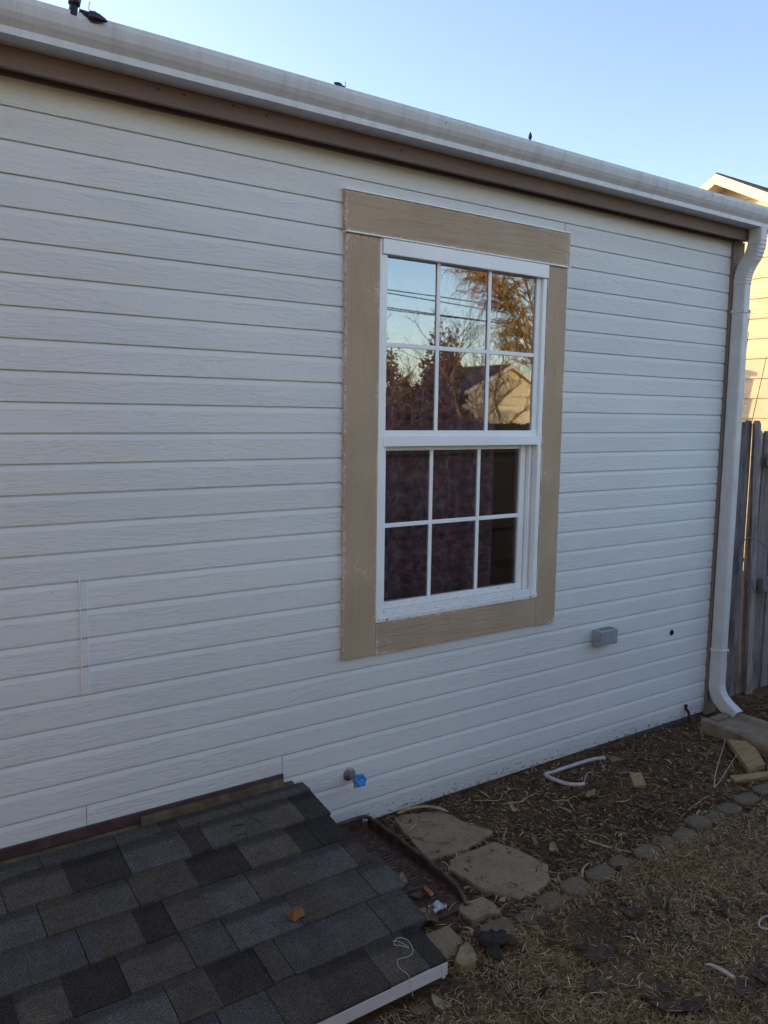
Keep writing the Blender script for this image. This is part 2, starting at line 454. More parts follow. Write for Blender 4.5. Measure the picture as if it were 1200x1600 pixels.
def rawmesh(name, V, F, mat, cols=None, parent=None, smooth=False):
    me = bpy.data.meshes.new(name)
    V = np.asarray(V, np.float32); F = np.asarray(F, np.int32)
    k = F.shape[1]
    me.vertices.add(len(V)); me.vertices.foreach_set('co', V.ravel())
    me.loops.add(F.size); me.loops.foreach_set('vertex_index', F.ravel())
    me.polygons.add(len(F)); me.polygons.foreach_set('loop_start', np.arange(0, F.size, k, dtype=np.int32))
    me.polygons.foreach_set('loop_total', np.full(len(F), k, np.int32))
    if smooth: me.polygons.foreach_set('use_smooth', np.ones(len(F), bool))
    me.update(calc_edges=True)
    if cols is not None:
        ca = me.color_attributes.new('Col', 'FLOAT_COLOR', 'POINT')
        c4 = np.ones((len(V), 4), np.float32); c4[:, :3] = cols
        ca.data.foreach_set('color', c4.ravel())
    me.materials.append(MATS[mat])
    o = bpy.data.objects.new(name, me); COL.objects.link(o)
    if parent:
        o.parent = parent; o.matrix_parent_inverse = parent.matrix_basis.inverted()
    return o

# ------------------------------------------------------------------ ground
GZ = -0.022
def gh(x, y):
    """ground height"""
    near = max(0.0, 1 - max(0, abs(x - 3) - 3) / 2) * max(0.0, 1 - max(0, abs(y + 1.2) - 1.8) / 2)
    n = mnoise.noise((x * 2.3, y * 2.3, 1.7)) * .010 + mnoise.noise((x * 9, y * 9, 4.1)) * .007 + mnoise.noise((x * 28, y * 28, 2.2)) * .005
    z = GZ + n * near
    if y > -.09 and x > 2.0: z += (.006 + .010 * mnoise.noise((x * 5, 3, 1))) * min(1, (y + .09) / .06)
    return z - .02 * min(1.0, max(0.0, (x - 3.2) / 1.5)) * (1 if y > -1 else max(0, 2 + y))
xs = np.unique(np.concatenate([np.linspace(.9, 5.3, 177), np.linspace(-3, 9, 41), [-400, -150, -60, -30, -15, -8, 12, 16, 24, 40, 80, 200, 400]]).round(4))
ys = np.unique(np.concatenate([np.linspace(-2.3, .06, 96), np.linspace(-6, 3, 31), [-400, -150, -80, -40, -25, -15, -9, 6, 12, 25, 60, 150, 400]]).round(4))
V = [(x, y, gh(x, y)) for y in ys for x in xs]
nx = len(xs)
F = [(j * nx + i, j * nx + i + 1, (j + 1) * nx + i + 1, (j + 1) * nx + i) for j in range(len(ys) - 1) for i in range(nx - 1)]
o = rawmesh('ground', V, F, 'soil', smooth=True); o['kind'] = 'structure'

# ------------------------------------------------------------------ the house
HX0, HX1, HY1 = -5.0, 4.56, 7.2
house = tag(empty('house', (0, 0, 0)), 'house wall of off-white grooved siding with a brown eave, gutter and tan-trimmed window', 'house')
w = MB()
WX0, WX1, WZ0, WZ1 = 1.985, 2.94, .915, 2.515        # opening
w.box((HX0, .008, -.06), (WX0, .13, 2.86)); w.box((WX1, .008, -.06), (HX1, .13, 2.86))
w.box((WX0, .009, -.06), (WX1, .129, WZ0)); w.box((WX0, .009, WZ1), (WX1, .129, 2.859))
wall = w.build('wall', 'sheathing', house)
side = MB()
side.box((HX1 - .12, .132, -.06), (HX1, HY1, 2.86)); side.add([(HX1 - .003, -.0, 2.861), (HX1 - .003, HY1, 2.861), (HX1 - .003, HY1 / 2, 4.05)], [(0, 1, 2)])
side.build('side_wall', 'siding_paint', house)
rw = MB(); rw.box((HX0, HY1, -.06), (HX1, HY1 + .1, 2.86)); rw.box((HX0 - .1, .0, -.06), (HX0, HY1, 2.86))
rw.add([(HX0 - .05, .0, 2.861), (HX0 - .05, HY1, 2.861), (HX0 - .05, HY1 / 2, 4.05)], [(0, 2, 1)])
rw.build('back_wall', 'siding_paint', house)
bx('ceiling', 'room_dark', (HX0, .131, 2.70), (HX1 - .121, HY1 - .01, 2.72), house)
bx('foundation', 'concrete_dark', (HX0, .012, -.25), (HX1 - .02, .11, -.061), house)
# siding boards, one object per board
def siding(k, x0, x1):
    zt = (28 - k) * S; zb = zt - S
    if k == 0: zt += .035
    e = .0006
    prof = [(.0075, zt - e), (.0075, zb + .0005), (-.0035, zb + .0005), (-.0045, zb + .0025), (-.0045, zt - .0235), (-.0012, zt - .0058), (.0042, zt - .0048), (.0042, zt - e)]
    return MB().extrude_x(prof, x0, x1).build('siding_board', 'siding_paint', wall)
for k in range(28):
    zt, zb = (28 - k) * S, (27 - k) * S
    if zb < 2.52 and zt > .91:
        siding(k, HX0, 1.90); siding(k, 3.02, 4.468)
    else:
        siding(k, HX0, 4.468)
# filler strip over an old joint, one piece per course
for k in range(16, 20):
    zt = (28 - k) * S - .003; zb = zt - S + .006
    MB().box((.7425, -.0125, zb), (.762, -.003, zt)).build('joint_strip', 'siding_paint', wall, bevel=.001)
for xc in (.7408, .7638):
    MB().box((xc - .0013, -.0115, .815), (xc + .0013, -.003, 1.226)).build('caulk_line', 'vinyl_white', wall)
for x, z0, z1 in ((1.5265, .318, .405), (.742, .33, .405), (3.075, 2.70, 2.742)):
    bx('joint_gap', 'sheathing', (x - .0008, -.0052, z0), (x + .0008, -.004, z1), wall)
gm = MB()
gm.lathe([(.0165, 0), (.0165, .004), (.013, .005), (.011, .002), (.0005, .002)], 20, Matrix.Translation((4.101, -.0046, .555)) @ Matrix.Rotation(R(90), 4, 'X'))
gm.build('cable_hole', 'black_rubber', wall, smooth=False)
# corner board, soffit, fascia
MB().box((4.468, -.021, -.02), (4.578, -.0005, 2.835)).build('corner_board', 'brown_corner', house, bevel=.002)
MB().box((4.5605, .0005, -.02), (4.579, .09, 2.835)).build('corner_board', 'brown_corner', house, bevel=.002)
FY = -.092
bx('soffit', 'brown_fascia', (HX0 - .2, FY + .021, 2.846), (4.60, .02, 2.858), house)
MB().box((HX0 - .2, -.016, 2.828), (4.46, .004, 2.8455)).build('frieze_strip', 'brown_fascia', house)
fas = MB().box((HX0 - .2, FY, 2.823), (4.615, FY + .02, 2.985)).build('fascia', 'brown_fascia', house, bevel=.0015)
for x in (1.02, 1.11, 1.29, 1.42, 2.02):
    MB().lathe([(.0035, 0), (.0035, .002), (.0005, .002)], 8, Matrix.Translation((x, FY - .0003, 2.865 + .008 * math.sin(x * 40))) @ Matrix.Rotation(R(90), 4, 'X')).build('nail_hole', 'black_rubber', fas)
# roof
rf = MB(); zE = 2.99; zR = 4.12; yM = HY1 / 2
for sgn in (0, 1):
    y0 = FY - .03 if not sgn else HY1 + .15
    rf.add([(HX0 - .3, y0, zE), (4.64, y0, zE), (4.64, yM, zR), (HX0 - .3, yM, zR), (HX0 - .3, y0, zE + .02), (4.64, y0, zE + .02), (4.64, yM, zR + .02), (HX0 - .3, yM, zR + .02)],
           [(0, 1, 5, 4), (4, 5, 6, 7), (3, 2, 1, 0), (1, 2, 6, 5), (0, 4, 7, 3)])
rf.build('roof', 'roof_grey', house)
# K-style gutter, open trough
GB, GF = FY - .001, -.178
outer = [(GB, 2.985), (GB, 2.886), (GF, 2.886), (GF - .001, 2.907), (GF - .008, 2.915), (GF - .018, 2.925), (GF - .028, 2.940), (GF - .033, 2.956), (GF - .036, 2.968), (GF - .036, 2.984)]
inner = [(GF - .024, 2.984), (GF - .024, 2.981), (GF - .033, 2.981), (GF - .033, 2.968), (GF - .030, 2.956), (GF - .025, 2.941), (GF - .015, 2.927), (GF - .005, 2.917), (GF + .002, 2.908), (GF + .003, 2.889), (GB - .003, 2.889), (GB - .003, 2.985)]
gut = MB().extrude_x((outer + inner)[::-1], HX0 - .2, 4.80).build('gutter', 'gutter_paint', house)
MB().extrude_x(outer[::-1], 4.8005, 4.8025).build('end_cap', 'gutter_paint', gut)
# downspout: rectangular tube
def rect_sweep(path, wx, wd, name, mat, parent, ribs=False):
    mb = MB(); V = []; n = len(path); cr = .010
    sec = []
    for sx, sy, a0 in ((1, 1, 0), (-1, 1, 90), (-1, -1, 180), (1, -1, 270)):
        for q in (0, 45, 90):
            a = R(a0 + q); sec.append((sx * (wx / 2 - cr) + cr * math.cos(a), sy * (wd / 2 - cr) + cr * math.sin(a)))
    kS = len(sec)
    for i, (p, d, sc) in enumerate(path):
        d = Vector(d).normalized(); a = Vector((1, 0, 0)); bb = d.cross(a).normalized()
        for (u, v_) in sec: V.append(Vector(p) + a * (u * sc) + bb * (v_ * sc))
    F = []
    for i in range(n - 1):
        for k in range(kS):
            k2 = (k + 1) % kS
            F.append((i * kS + k, i * kS + k2, (i + 1) * kS + k2, (i + 1) * kS + k))
    mb.add(V, F)
    return mb.build(name, mat, parent, smooth=False)
DX = 4.507
def arc_path(p0, p1, p2, n=12, ribs=.06):
    p0, p1, p2 = Vector(p0), Vector(p1), Vector(p2); out = []
    for i in range(n + 1):
        u = i / n
        p = p0.lerp(p1, u).lerp(p1.lerp(p2, u), u); d = (p1 - p0).lerp(p2 - p1, u)
        sc = 1.0 + (ribs if (i % 2 and 0 < i < n) else 0)
        out.append((p, d, sc))
    return out
A = [((DX, -.140, 2.8875), (0, 0, -1), 1.0)] + arc_path((DX, -.140, 2.83), (DX, -.140, 2.77), (DX, -.112, 2.725)) + arc_path((DX, -.09, 2.69), (DX, -.062, 2.645), (DX, -.062, 2.58))
ds = rect_sweep(A, .064, .082, 'downspout', 'downspout_paint', house)
rect_sweep([((DX, -.062, 2.605), (0, 0, -1), .97), ((DX, -.062, .30), (0, 0, -1), .97)], .064, .082, 'pipe', 'downspout_paint', ds)
B = [((DX, -.062, .33), (0, 0, -1), 1.03)] + arc_path((DX, -.062, .19), (DX, -.062, .11), (DX, -.14, .062), 16, .06) + [((DX, -.205, .022), (0, -1, -.62), 1.02)]
rect_sweep(B, .064, .082, 'elbow', 'downspout_paint', ds)
for z in (2.43, .40):
    MB().box((DX - .0355, -.1075, z - .010), (DX + .0355, -.022, z + .010)).build('strap', 'downspout_paint', ds, bevel=.003)
    MB().lathe([(.004, 0), (.004, .002), (.0005, .003)], 8, Matrix.Translation((DX + .015, -.1076, z)) @ Matrix.Rotation(R(90), 4, 'X')).build('screw', 'black_rubber', ds)

# ------------------------------------------------------------------ window
win = empty('window', (0, 0, 0)); win.parent = house
TY = -.024
def tb(name, mat, a, b_, bev=.003): return bx(name, mat, a, b_, win, bev)
tb('trim_board', 'tan_trim_x', (1.800, TY, 2.532), (3.096, .004, 2.688))
tb('trim_board', 'tan_trim_z', (1.806, TY + .002, .765), (1.973, .004, 2.524))
tb('trim_board', 'tan_trim_z', (2.953, TY + .002, .758), (3.088, .004, 2.524))
tb('trim_board', 'tan_trim_x', (1.975, TY + .003, .762), (2.951, .003, .903))
tb('head_flashing', 'vinyl_white', (1.803, TY - .011, 2.5255), (3.095, -.001, 2.5315), .001)
tb('head_flashing', 'vinyl_white', (1.797, TY - .005, 2.6885), (3.099, .0, 2.6945), .001)
tb('caulk_line', 'vinyl_white', (1.9735, TY + .001, .905), (1.983, -.002, 2.5245), .002)
# vinyl frame
FYo = -.020
tb('frame', 'vinyl_white', (1.984, FYo - .011, 2.462), (2.951, .06, 2.5245), .003)          # head
tb('frame', 'vinyl_white', (1.9835, FYo, .9095), (2.0135, .06, 2.4615), .003)
tb('frame', 'vinyl_white', (2.926, FYo, .9095), (2.9515, .10, 2.4615), .003)
tb('sill', 'vinyl_sill', (1.984, FYo - .006, .9045), (2.951, .06, .927), .003)
tb('sill', 'vinyl_sill', (2.014, FYo + .010, .9275), (2.9255, .06, .948), .002)
# upper sash (outer)
tb('sash_stile', 'vinyl_white', (2.0140, -.004, 1.72), (2.0165, .03, 2.4615), .001)
tb('sash_stile', 'vinyl_white', (2.896, -.006, 1.72), (2.9255, .03, 2.4615), .003)
tb('meeting_rail', 'vinyl_white', (2.0138, -.010, 1.712), (2.9257, .03, 1.737), .002)
tb('meeting_rail', 'vinyl_white', (2.000, -.024, 1.668), (2.9258, .028, 1.7115), .003)
# lower sash (inner, recessed)
LY = .036
tb('sash_stile', 'vinyl_white', (2.0140, LY - .012, .9485), (2.049, LY + .03, 1.667), .003)
tb('sash_stile', 'vinyl_white', (2.856, LY - .012, .9485), (2.890, LY + .03, 1.667), .003)
tb('jamb_track', 'vinyl_white', (2.8935, .004, .9485), (2.9025, LY + .03, 1.667), .002)
tb('jamb_track', 'vinyl_white', (2.9085, .016, .9485), (2.9255, LY + .03, 1.667), .004)
tb('sash_rail', 'vinyl_sill', (2.0495, LY - .012, .9485), (2.8555, LY + .03, .978), .003)
tb('sash_rail', 'vinyl_white', (2.0495, LY - .006, 1.648), (2.8555, LY + .03, 1.667), .002)
def sash_glass(x0, x1, z0, z1, y, mx_, mz):
    bw = .0095
    for x in mx_:
        bx('muntin', 'vinyl_white', (x - bw, y - .007, z0), (x + bw, y - .001, z1), win, .002)
    segs = [x0] + [q for x in mx_ for q in (x - bw, x + bw)] + [x1]
    for i in range(0, 6, 2):
        bx('muntin', 'vinyl_white', (segs[i], y - .0065, mz - bw), (segs[i + 1], y - .001, mz + bw), win, .002)
    cx = [x0] + mx_ + [x1]; cz = [z0, mz, z1]
    for i in range(3):
        for j in range(2):
            MB().add([(cx[i], y, cz[j]), (cx[i + 1], y, cz[j]), (cx[i + 1], y, cz[j + 1]), (cx[i], y, cz[j + 1])], [(0, 1, 2, 3)]).build('pane', 'window_glass', win)
sash_glass(2.0166, 2.8959, 1.7372, 2.4618, .004, [2.300, 2.600], 2.098)
sash_glass(2.0492, 2.8558, .9782, 1.6478, LY, [2.305, 2.590], 1.320)
for x in (2.03, 2.905):
    MB().lathe([(.0045, 0), (.0045, .001), (.0005, .001)], 10, Matrix.Translation((x, FYo - .0062, .914)) @ Matrix.Rotation(R(90), 4, 'X')).build('weep_hole', 'black_rubber', win)
# curtain and dim room behind the glass
cv = []; cf = []; nxc, nzc = 60, 8
for j in range(nzc + 1):
    for i in range(nxc + 1):
        x = 1.93 + .84 * i / nxc; z = .86 + 1.72 * j / nzc
        cv.append((x, .135 + .018 * math.sin(x * 38 + .6 * math.sin(z * 3)) + .008 * math.sin(x * 91), z))
cf = [(j * (nxc + 1) + i, j * (nxc + 1) + i + 1, (j + 1) * (nxc + 1) + i + 1, (j + 1) * (nxc + 1) + i) for j in range(nzc) for i in range(nxc)]
cur = rawmesh('curtain', cv, cf, 'curtain_print', smooth=True)
md = cur.modifiers.new('s', 'SOLIDIFY'); md.thickness = .002
tag(cur, 'dark purple curtain with pink flowers hanging behind the window glass', 'curtain')

# ------------------------------------------------------------------ things on the wall
fau = tag(empty('hose_faucet', (1.855, -.005, .245)), 'outdoor faucet with bright blue round handle low on the siding', 'faucet')
RX = Matrix.Rotation(R(90), 4, 'X')
T = Matrix.Translation
MB().lathe([(.001, 0), (.030, 0), (.030, .004), (.024, .008), (.016, .010), (.001, .010)], 20, T((1.855, -.0045, .245)) @ RX).build('flange', 'brass_grey', fau, smooth=False)
fb = MB()
fb.tube([(1.855, -.010, .245), (1.855, -.045, .245), (1.855, -.065, .238)], [.013, .013, .017], 12)
fb.lathe([(.012, 0), (.019, .006), (.019, .020), (.013, .024), (.010, .036)], 6, T((1.855, -.055, .243)) @ Matrix.Rotation(R(70), 4, 'X'))
fb.tube([(1.855, -.055, .238), (1.853, -.070, .225), (1.853, -.074, .213)], [.014, .0135, .016], 12)
fb.build('body', 'brass_grey', fau, smooth=False)
kb = MB(); seg = 40; prof = [(.55, 0), (1.0, .002), (1.0, .014), (.8, .017), (.3, .013), (.02, .013)]
vv = []
for k_ in range(seg):
    a = 2 * math.pi * k_ / seg; lob = 1 + .09 * math.cos(6 * a)
    vv += [(.0255 * r * lob * math.cos(a), .0255 * r * lob * math.sin(a), h) for r, h in prof]
ff = [(k_ * 6 + i, ((k_ + 1) % seg) * 6 + i, ((k_ + 1) % seg) * 6 + i + 1, k_ * 6 + i + 1) for k_ in range(seg) for i in range(5)]
ff += [tuple(k_ * 6 for k_ in range(seg - 1, -1, -1)), tuple(k_ * 6 + 5 for k_ in range(seg))]
KM = T((1.852, -.094, .252)) @ Matrix.Rotation(R(-8), 4, 'Z') @ Matrix.Rotation(R(72), 4, 'X')
kb.add([KM @ Vector(p) for p in vv], ff); kb.build('handle', 'blue_plastic', fau, smooth=False)
MB().lathe([(.001, .012), (.004, .013), (.004, .017), (.001, .018)], 8, KM).build('screw', 'galvanised', fau)

eb = tag(empty('electrical_box', (3.47, 0, .628)), 'small grey metal box fixed on the siding below the window', 'electrical box')
MB().box((3.400, -.062, .588), (3.542, -.0047, .672)).build('body', 'box_grey', eb, bevel=.004)
MB().box((3.403, -.0655, .591), (3.539, -.0623, .669)).build('cover', 'box_grey', eb, bevel=.0015)
MB().prism([(3.43, -.055), (3.515, -.058), (3.525, -.03), (3.50, -.012), (3.44, -.016)], .6722, .6742).build('dirt', 'box_dirt', eb)
MB().lathe([(.011, 0), (.011, .0015), (.009, .003), (.0005, .003)], 14, T((3.3998, -.034, .628)) @ Matrix.Rotation(R(-90), 4, 'Y')).build('knockout', 'galvanised', eb)

# Christmas-light style bulbs clipped along the gutter lip
def bulb(x, tilt, yaw, sc, label, wire=True):
    e = tag(empty('light_bulb', (x, GF - .03, 2.985)), label, 'light bulb', 'bulbs along the gutter')
    M = T((x, GF - .028, 2.986)) @ Matrix.Rotation(yaw, 4, 'Z') @ Matrix.Rotation(tilt, 4, 'Y')
    MB().lathe([(.001 * sc, .056 * sc), (.005 * sc, .05 * sc), (.010 * sc, .038 * sc), (.0135 * sc, .024 * sc), (.012 * sc, .014 * sc), (.008 * sc, .009 * sc)][::-1], 14, M).build('glass', 'bulb_purple', e, smooth=True)
    MB().lathe([(.0085 * sc, -.010 * sc), (.009 * sc, .0), (.0085 * sc, .010 * sc)], 10, M).build('socket', 'bulb_socket', e)
    if wire:
        MB().tube([(x + .014 * sc, GF - .028, 2.984), (x + .013 * sc, GF - .028, 2.984 + .022 * sc), (x + .015 * sc, GF - .028, 2.984 + .034 * sc)], .0011, 5).build('wire', 'bulb_socket', e)
    return e
bulb(.722, R(8), 0, 1.45, 'dark purple upright bulb on the gutter lip at the upper left')
bulb(.752, R(100), R(-20), 1.25, 'dark purple drooping bulb beside the upright bulb at the upper left')
bulb(1.672, R(-78), 0, .72, 'small dark bulb lying on its side on the gutter above the window')
bulb(2.622, R(3), 0, .62, 'small dark pointed bulb standing on the gutter right of the window head', False)

# ------------------------------------------------------------------ low shingled roof against the wall
lo = tag(empty('lean_to_roof', (.9, -.5, 0)), 'low lean-to roof of dark grey shingles against the white siding', 'shingled roof')
RX0, RXE = -1.3, 1.575
Z0, Z1, Y1 = .292, .070, -1.005
slope = (Z1 - Z0) / Y1
def rz(y): return Z0 + slope * y
dk = MB()
dk.extrude_x([(-.0052, rz(0) - .004), (-.0052, rz(0) - .024), (Y1 + .01, rz(Y1) - .024), (Y1 + .01, rz(Y1) - .004)], RX0, RXE - .004)
dk.build('deck', 'deck_wood', lo)
bs = MB(); bs.box((RX0, Y1 + .07, -.12), (RXE - .06, Y1 + .10, .048)); bs.add([(RXE - .05, -.006, -.1), (RXE - .05, Y1 + .09, -.1), (RXE - .05, Y1 + .09, .045), (RXE - .05, -.006, .262),
        (RXE - .08, -.006, -.1), (RXE - .08, Y1 + .09, -.1), (RXE - .08, Y1 + .09, .045), (RXE - .08, -.006, .262)], [(0, 3, 2, 1), (4, 5, 6, 7), (0, 1, 5, 4), (1, 2, 6, 5), (2, 3, 7, 6), (3, 0, 4, 7)])
bs.build('base', 'concrete', lo)
MB().extrude_x([(Y1 - .012, .066), (Y1 - .012, .026), (Y1 - .009, .026), (Y1 - .009, .063), (Y1 + .10, rz(Y1 + .10) - .0035), (Y1 + .10, rz(Y1 + .10) - .0005), (Y1 - .0115, .0675)][::-1], RX0, RXE + .008).build('drip_edge', 'drip_white', lo)
MB().box((RXE - .015, Y1 - .016, .022), (RXE - .003, Y1 - .0125, .066)).build('drip_edge_lap', 'drip_white', lo)
MB().box((RX0, -.017, rz(0) + .0), (1.527, -.0055, .331)).build('flashing', 'brown_flashing', lo, bevel=.002)
MB().extrude_x([(-.036, rz(-.036) + .002), (-.0175, rz(-.0175) + .002), (-.0175, .314), (-.032, .309)], .93, 1.52).build('wood_strip', 'tan_strip', lo)
EDGE = [0.0, -.109, -.258, -.405, -.553, -.700, -.853, -1.016]
CB, CN, CD, CG, CR_ = 'shingle_blue', 'shingle_brown', 'shingle_dark', 'shingle_green', 'shingle_rust'
courses = [
 [(.569, CG, 1), (.820, CB, 1), (.98, CG, 0), (1.052, CR_, 1), (1.311, CN, 1), (1.566, CG, 1), (1.606, CB, 1)],
 [(.430, CB, 1), (.625, CN, 0), (.821, CD, 1), (1.035, CB, 0), (1.112, CR_, 1), (1.366, CG, 0), (1.500, CN, 1), (1.608, CD, 1)],
 [(.515, CB, 1), (.660, CN, 0), (.798, CG, 1), (1.001, CN, 0), (1.197, CD, 1), (1.396, CN, 0), (1.487, CD, 1), (1.600, CD, 1)],
 [(.597, CB, 1), (.640, CB, 0), (.767, CN, 0), (.868, CD, 1), (.994, CN, 0), (1.163, CB, 1), (1.343, CN, 0), (1.553, CB, 1), (1.625, CR_, 1)],
 [(.383, CD, 0), (.510, CN, 0), (.672, CD, 1), (.871, CN, 1), (1.009, CB, 1), (1.239, CB, 1), (1.360, CN, 0), (1.536, CG, 1), (1.655, CB, 1)],
 [(.526, CB, 0), (.761, CB, 1), (.887, CN, 0), (1.052, CD, 1), (1.123, CN, 1), (1.300, CB, 0), (1.482, CB, 1), (1.630, CB, 1)],
 [(.470, CB, 1), (.690, CN, 0), (.860, CB, 1), (1.019, CB, 1), (1.159, CN, 0), (1.364, CR_, 0), (1.516, CN, 1), (1.585, CD, 1)]]
for ci, tabs in enumerate(courses):
    yt, yb = EDGE[ci], EDGE[ci + 1]
    # continue the pattern out of view to the left
    left = []; x = tabs[0][0]
    xs_ = RX0; prev = RX0
    rr = random.Random(100 + ci)
    while prev + .34 < tabs[0][0]:
        prev += rr.uniform(.11, .26); left.append((prev, rr.choice([CB, CN, CD, CG, CN]), rr.choice([0, 1, 1])))
    x0 = RX0
    for n_, (x1, mt, jt) in enumerate(left + tabs):
        gap = .0032 if jt else .0004
        lift = .0125 + rr.uniform(-.0015, .0015) - (.003 if mt in (CD, CR_) else 0)
        ytop = -.0372 if ci == 0 else yt + .05
        sk = rr.uniform(-.003, .003); eb_ = yb + rr.uniform(-.0025, .0025)
        a, b_ = x0, x1 - gap
        tk = .0085
        def zz(y, l): return rz(y) + l
        V = [(a, eb_, zz(eb_, lift - tk)), (b_, eb_ + sk, zz(eb_, lift - tk)), (b_, ytop, zz(ytop, -.001)), (a, ytop, zz(ytop, -.001)),
             (a, eb_, zz(eb_, lift)), (b_, eb_ + sk, zz(eb_, lift)), (b_, ytop, zz(ytop, .0022)), (a, ytop, zz(ytop, .0022))]
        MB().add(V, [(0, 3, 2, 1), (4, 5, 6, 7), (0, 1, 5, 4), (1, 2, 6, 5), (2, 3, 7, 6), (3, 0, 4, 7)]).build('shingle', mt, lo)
        x0 = x1
# bits lying on the shingles
def onr(x, y, h=.012): return (x, y, rz(y) + h)
for (x, y, a, L, lab) in ((1.300, -.165, 35, .055, 'highest grey twig of the little heap on the upper shingles'), (1.325, -.190, 110, .04, 'rightmost grey twig of the little heap on the upper shingles'), (1.250, -.185, 170, .05, 'leftmost grey twig of the little heap on the upper shingles'), (1.235, -.235, 165, .05, 'lowest grey twig of the little heap on the upper shingles')):
    d = Vector((math.cos(R(a)), math.sin(R(a)), slope * math.sin(R(a)))) * L / 2
    c0 = Vector(onr(x, y))
    tag(MB().tube([c0 - d, c0 + Vector((.002, .001, .001)), c0 + d], [.003, .0035, .0022], 6).build('twig', 'twig_dark'), lab, 'twig', 'twigs on the shingles')
c0 = Vector(onr(1.230, -.655, .009))
wc = MB(); Mx = T(c0) @ Matrix.Rotation(R(24), 4, 'Z') @ Matrix.Rotation(R(-12), 4, 'X')
wc.add([Mx @ Vector(p) for p in [(-.030, -.020, 0), (.020, -.030, 0), (.028, .012, 0), (-.016, .030, 0), (-.026, -.012, .024), (.016, -.020, .028), (.022, .010, .022), (-.012, .022, .016)]],
       [(0, 3, 2, 1), (4, 5, 6, 7), (0, 1, 5, 4), (1, 2, 6, 5), (2, 3, 7, 6), (3, 0, 4, 7)])
tag(wc.build('wood_chip', 'orange_wood', bevel=.003), 'small orange-brown wood chunk lying on the dark shingles', 'wood chunk')
st = [onr(x, y, h) for x, y, h in [(1.460, -.885, .016), (1.478, -.900, .018), (1.492, -.930, .016), (1.470, -.915, .02), (1.455, -.900, .018), (1.478, -.888, .022), (1.505, -.905, .018), (1.498, -.945, .016), (1.470, -.955, .014), (1.435, -.950, .014), (1.420, -.975, .014), (1.428, -1.010, .016)]] + [(1.432, -1.024, .055), (1.436, -1.028, .02)]
tag(MB().tube(spline(st, 6), .0012, 5).build('string', 'string_white'), 'loose white string tangled over the shingle edge and white drip edge', 'string')

# ------------------------------------------------------------------ brown tray beside the lean-to
tr_ = tag(empty('drain_tray', (1.75, -.4, 0)), 'dark brown ribbed tray with raised rim beside the shingled roof', 'tray')
tm = MB(); TX0, TX1, TY0, TY1 = 1.54, 1.935, -.735, -.022
tm.box((TX0, TY0, -.012), (TX1, TY1, -.004))
tm.build('floor', 'tray_brown', tr_)
rim = MB()
def rimsweep(path):
    rim.tube(path, .009, 8)
rim.tube([(1.60, -.028, .040), (1.905, -.026, .041), (1.926, -.034, .041), (1.935, -.055, .041), (1.937, -.45, .038), (1.925, -.66, .030), (1.912, -.715, .012), (1.905, -.735, .0)], .0085, 8)
rim.extrude_x([(-.031, -.004), (-.025, -.004), (-.025, .040), (-.031, .040)][::-1], TX0, 1.91)
pts = [(1.935, -.04), (1.937, -.45), (1.925, -.66), (1.910, -.72)]
tops = [.040, .037, .029, .008]
for i in range(3):
    (xa, ya), (xb, yb) = pts[i], pts[i + 1]
    rim.add([(xa - .003, ya, -.004), (xb - .003, yb, -.004), (xb - .003, yb, tops[i + 1]), (xa - .003, ya, tops[i]), (xa + .003, ya, -.004), (xb + .003, yb, -.004), (xb + .003, yb, tops[i + 1]), (xa + .003, ya, tops[i])],
            [(0, 1, 2, 3), (7, 6, 5, 4), (3, 2, 6, 7), (0, 4, 5, 1)])
rim.build('rim', 'tray_brown', tr_)
rr = random.Random(5)
y = TY1 - .03
while y > TY0 + .02:
    a = rr.uniform(1.60, 1.70); b_ = rr.uniform(1.86, 1.915)
    MB().extrude_x([(y - .005, -.0042), (y + .005, -.0042), (y + .003, .003), (y - .003, .003)], a, b_).build('rib', 'tray_brown', tr_)
    y -= rr.uniform(.018, .024)

# ------------------------------------------------------------------ paving and edging
def slab(name, pts, ztop, zbot, mat, label, cat, group=None, jit=.012, seed=0):
    rr = random.Random(seed); P = [Vector((x, y, 0)) for x, y in pts]; n = len(P); out = []
    for i in range(n):
        a, b_ = P[i], P[(i + 1) % n]; m_ = max(2, int((b_ - a).length / .035))
        for k_ in range(m_):
            p = a.lerp(b_, k_ / m_); out.append((p.x + rr.uniform(-jit, jit) * .4, p.y + rr.uniform(-jit, jit) * .4))
    c = (sum(p[0] for p in out) / len(out), sum(p[1] for p in out) / len(out))
    area = sum(out[i][0] * out[(i + 1) % len(out)][1] - out[(i + 1) % len(out)][0] * out[i][1] for i in range(len(out)))
    if area < 0: out = out[::-1]
    ins = [(c[0] + (x - c[0]) * .975, c[1] + (y_ - c[1]) * .975) for x, y_ in out]
    mb = MB(); n = len(out)
    mid = [(c[0] + (x - c[0]) * .5, c[1] + (y_ - c[1]) * .5) for x, y_ in out]
    V = [(x, y_, zbot) for x, y_ in out] + [(x, y_, ztop - .006 + rr.uniform(-.002, .001)) for x, y_ in out] + [(x, y_, ztop + rr.uniform(-.0015, .001)) for x, y_ in ins] + [(x, y_, ztop + rr.uniform(-.001, .002)) for x, y_ in mid] + [(c[0], c[1], ztop)]
    F = [tuple(range(n - 1, -1, -1))]
    for L in range(3): F += [(L * n + i, L * n + (i + 1) % n, (L + 1) * n + (i + 1) % n, (L + 1) * n + i) for i in range(n)]
    F += [(3 * n + i, 3 * n + (i + 1) % n, 4 * n) for i in range(n)]
    mb.add(V, F); o = mb.build(name, mat); return tag(o, label, cat, group)
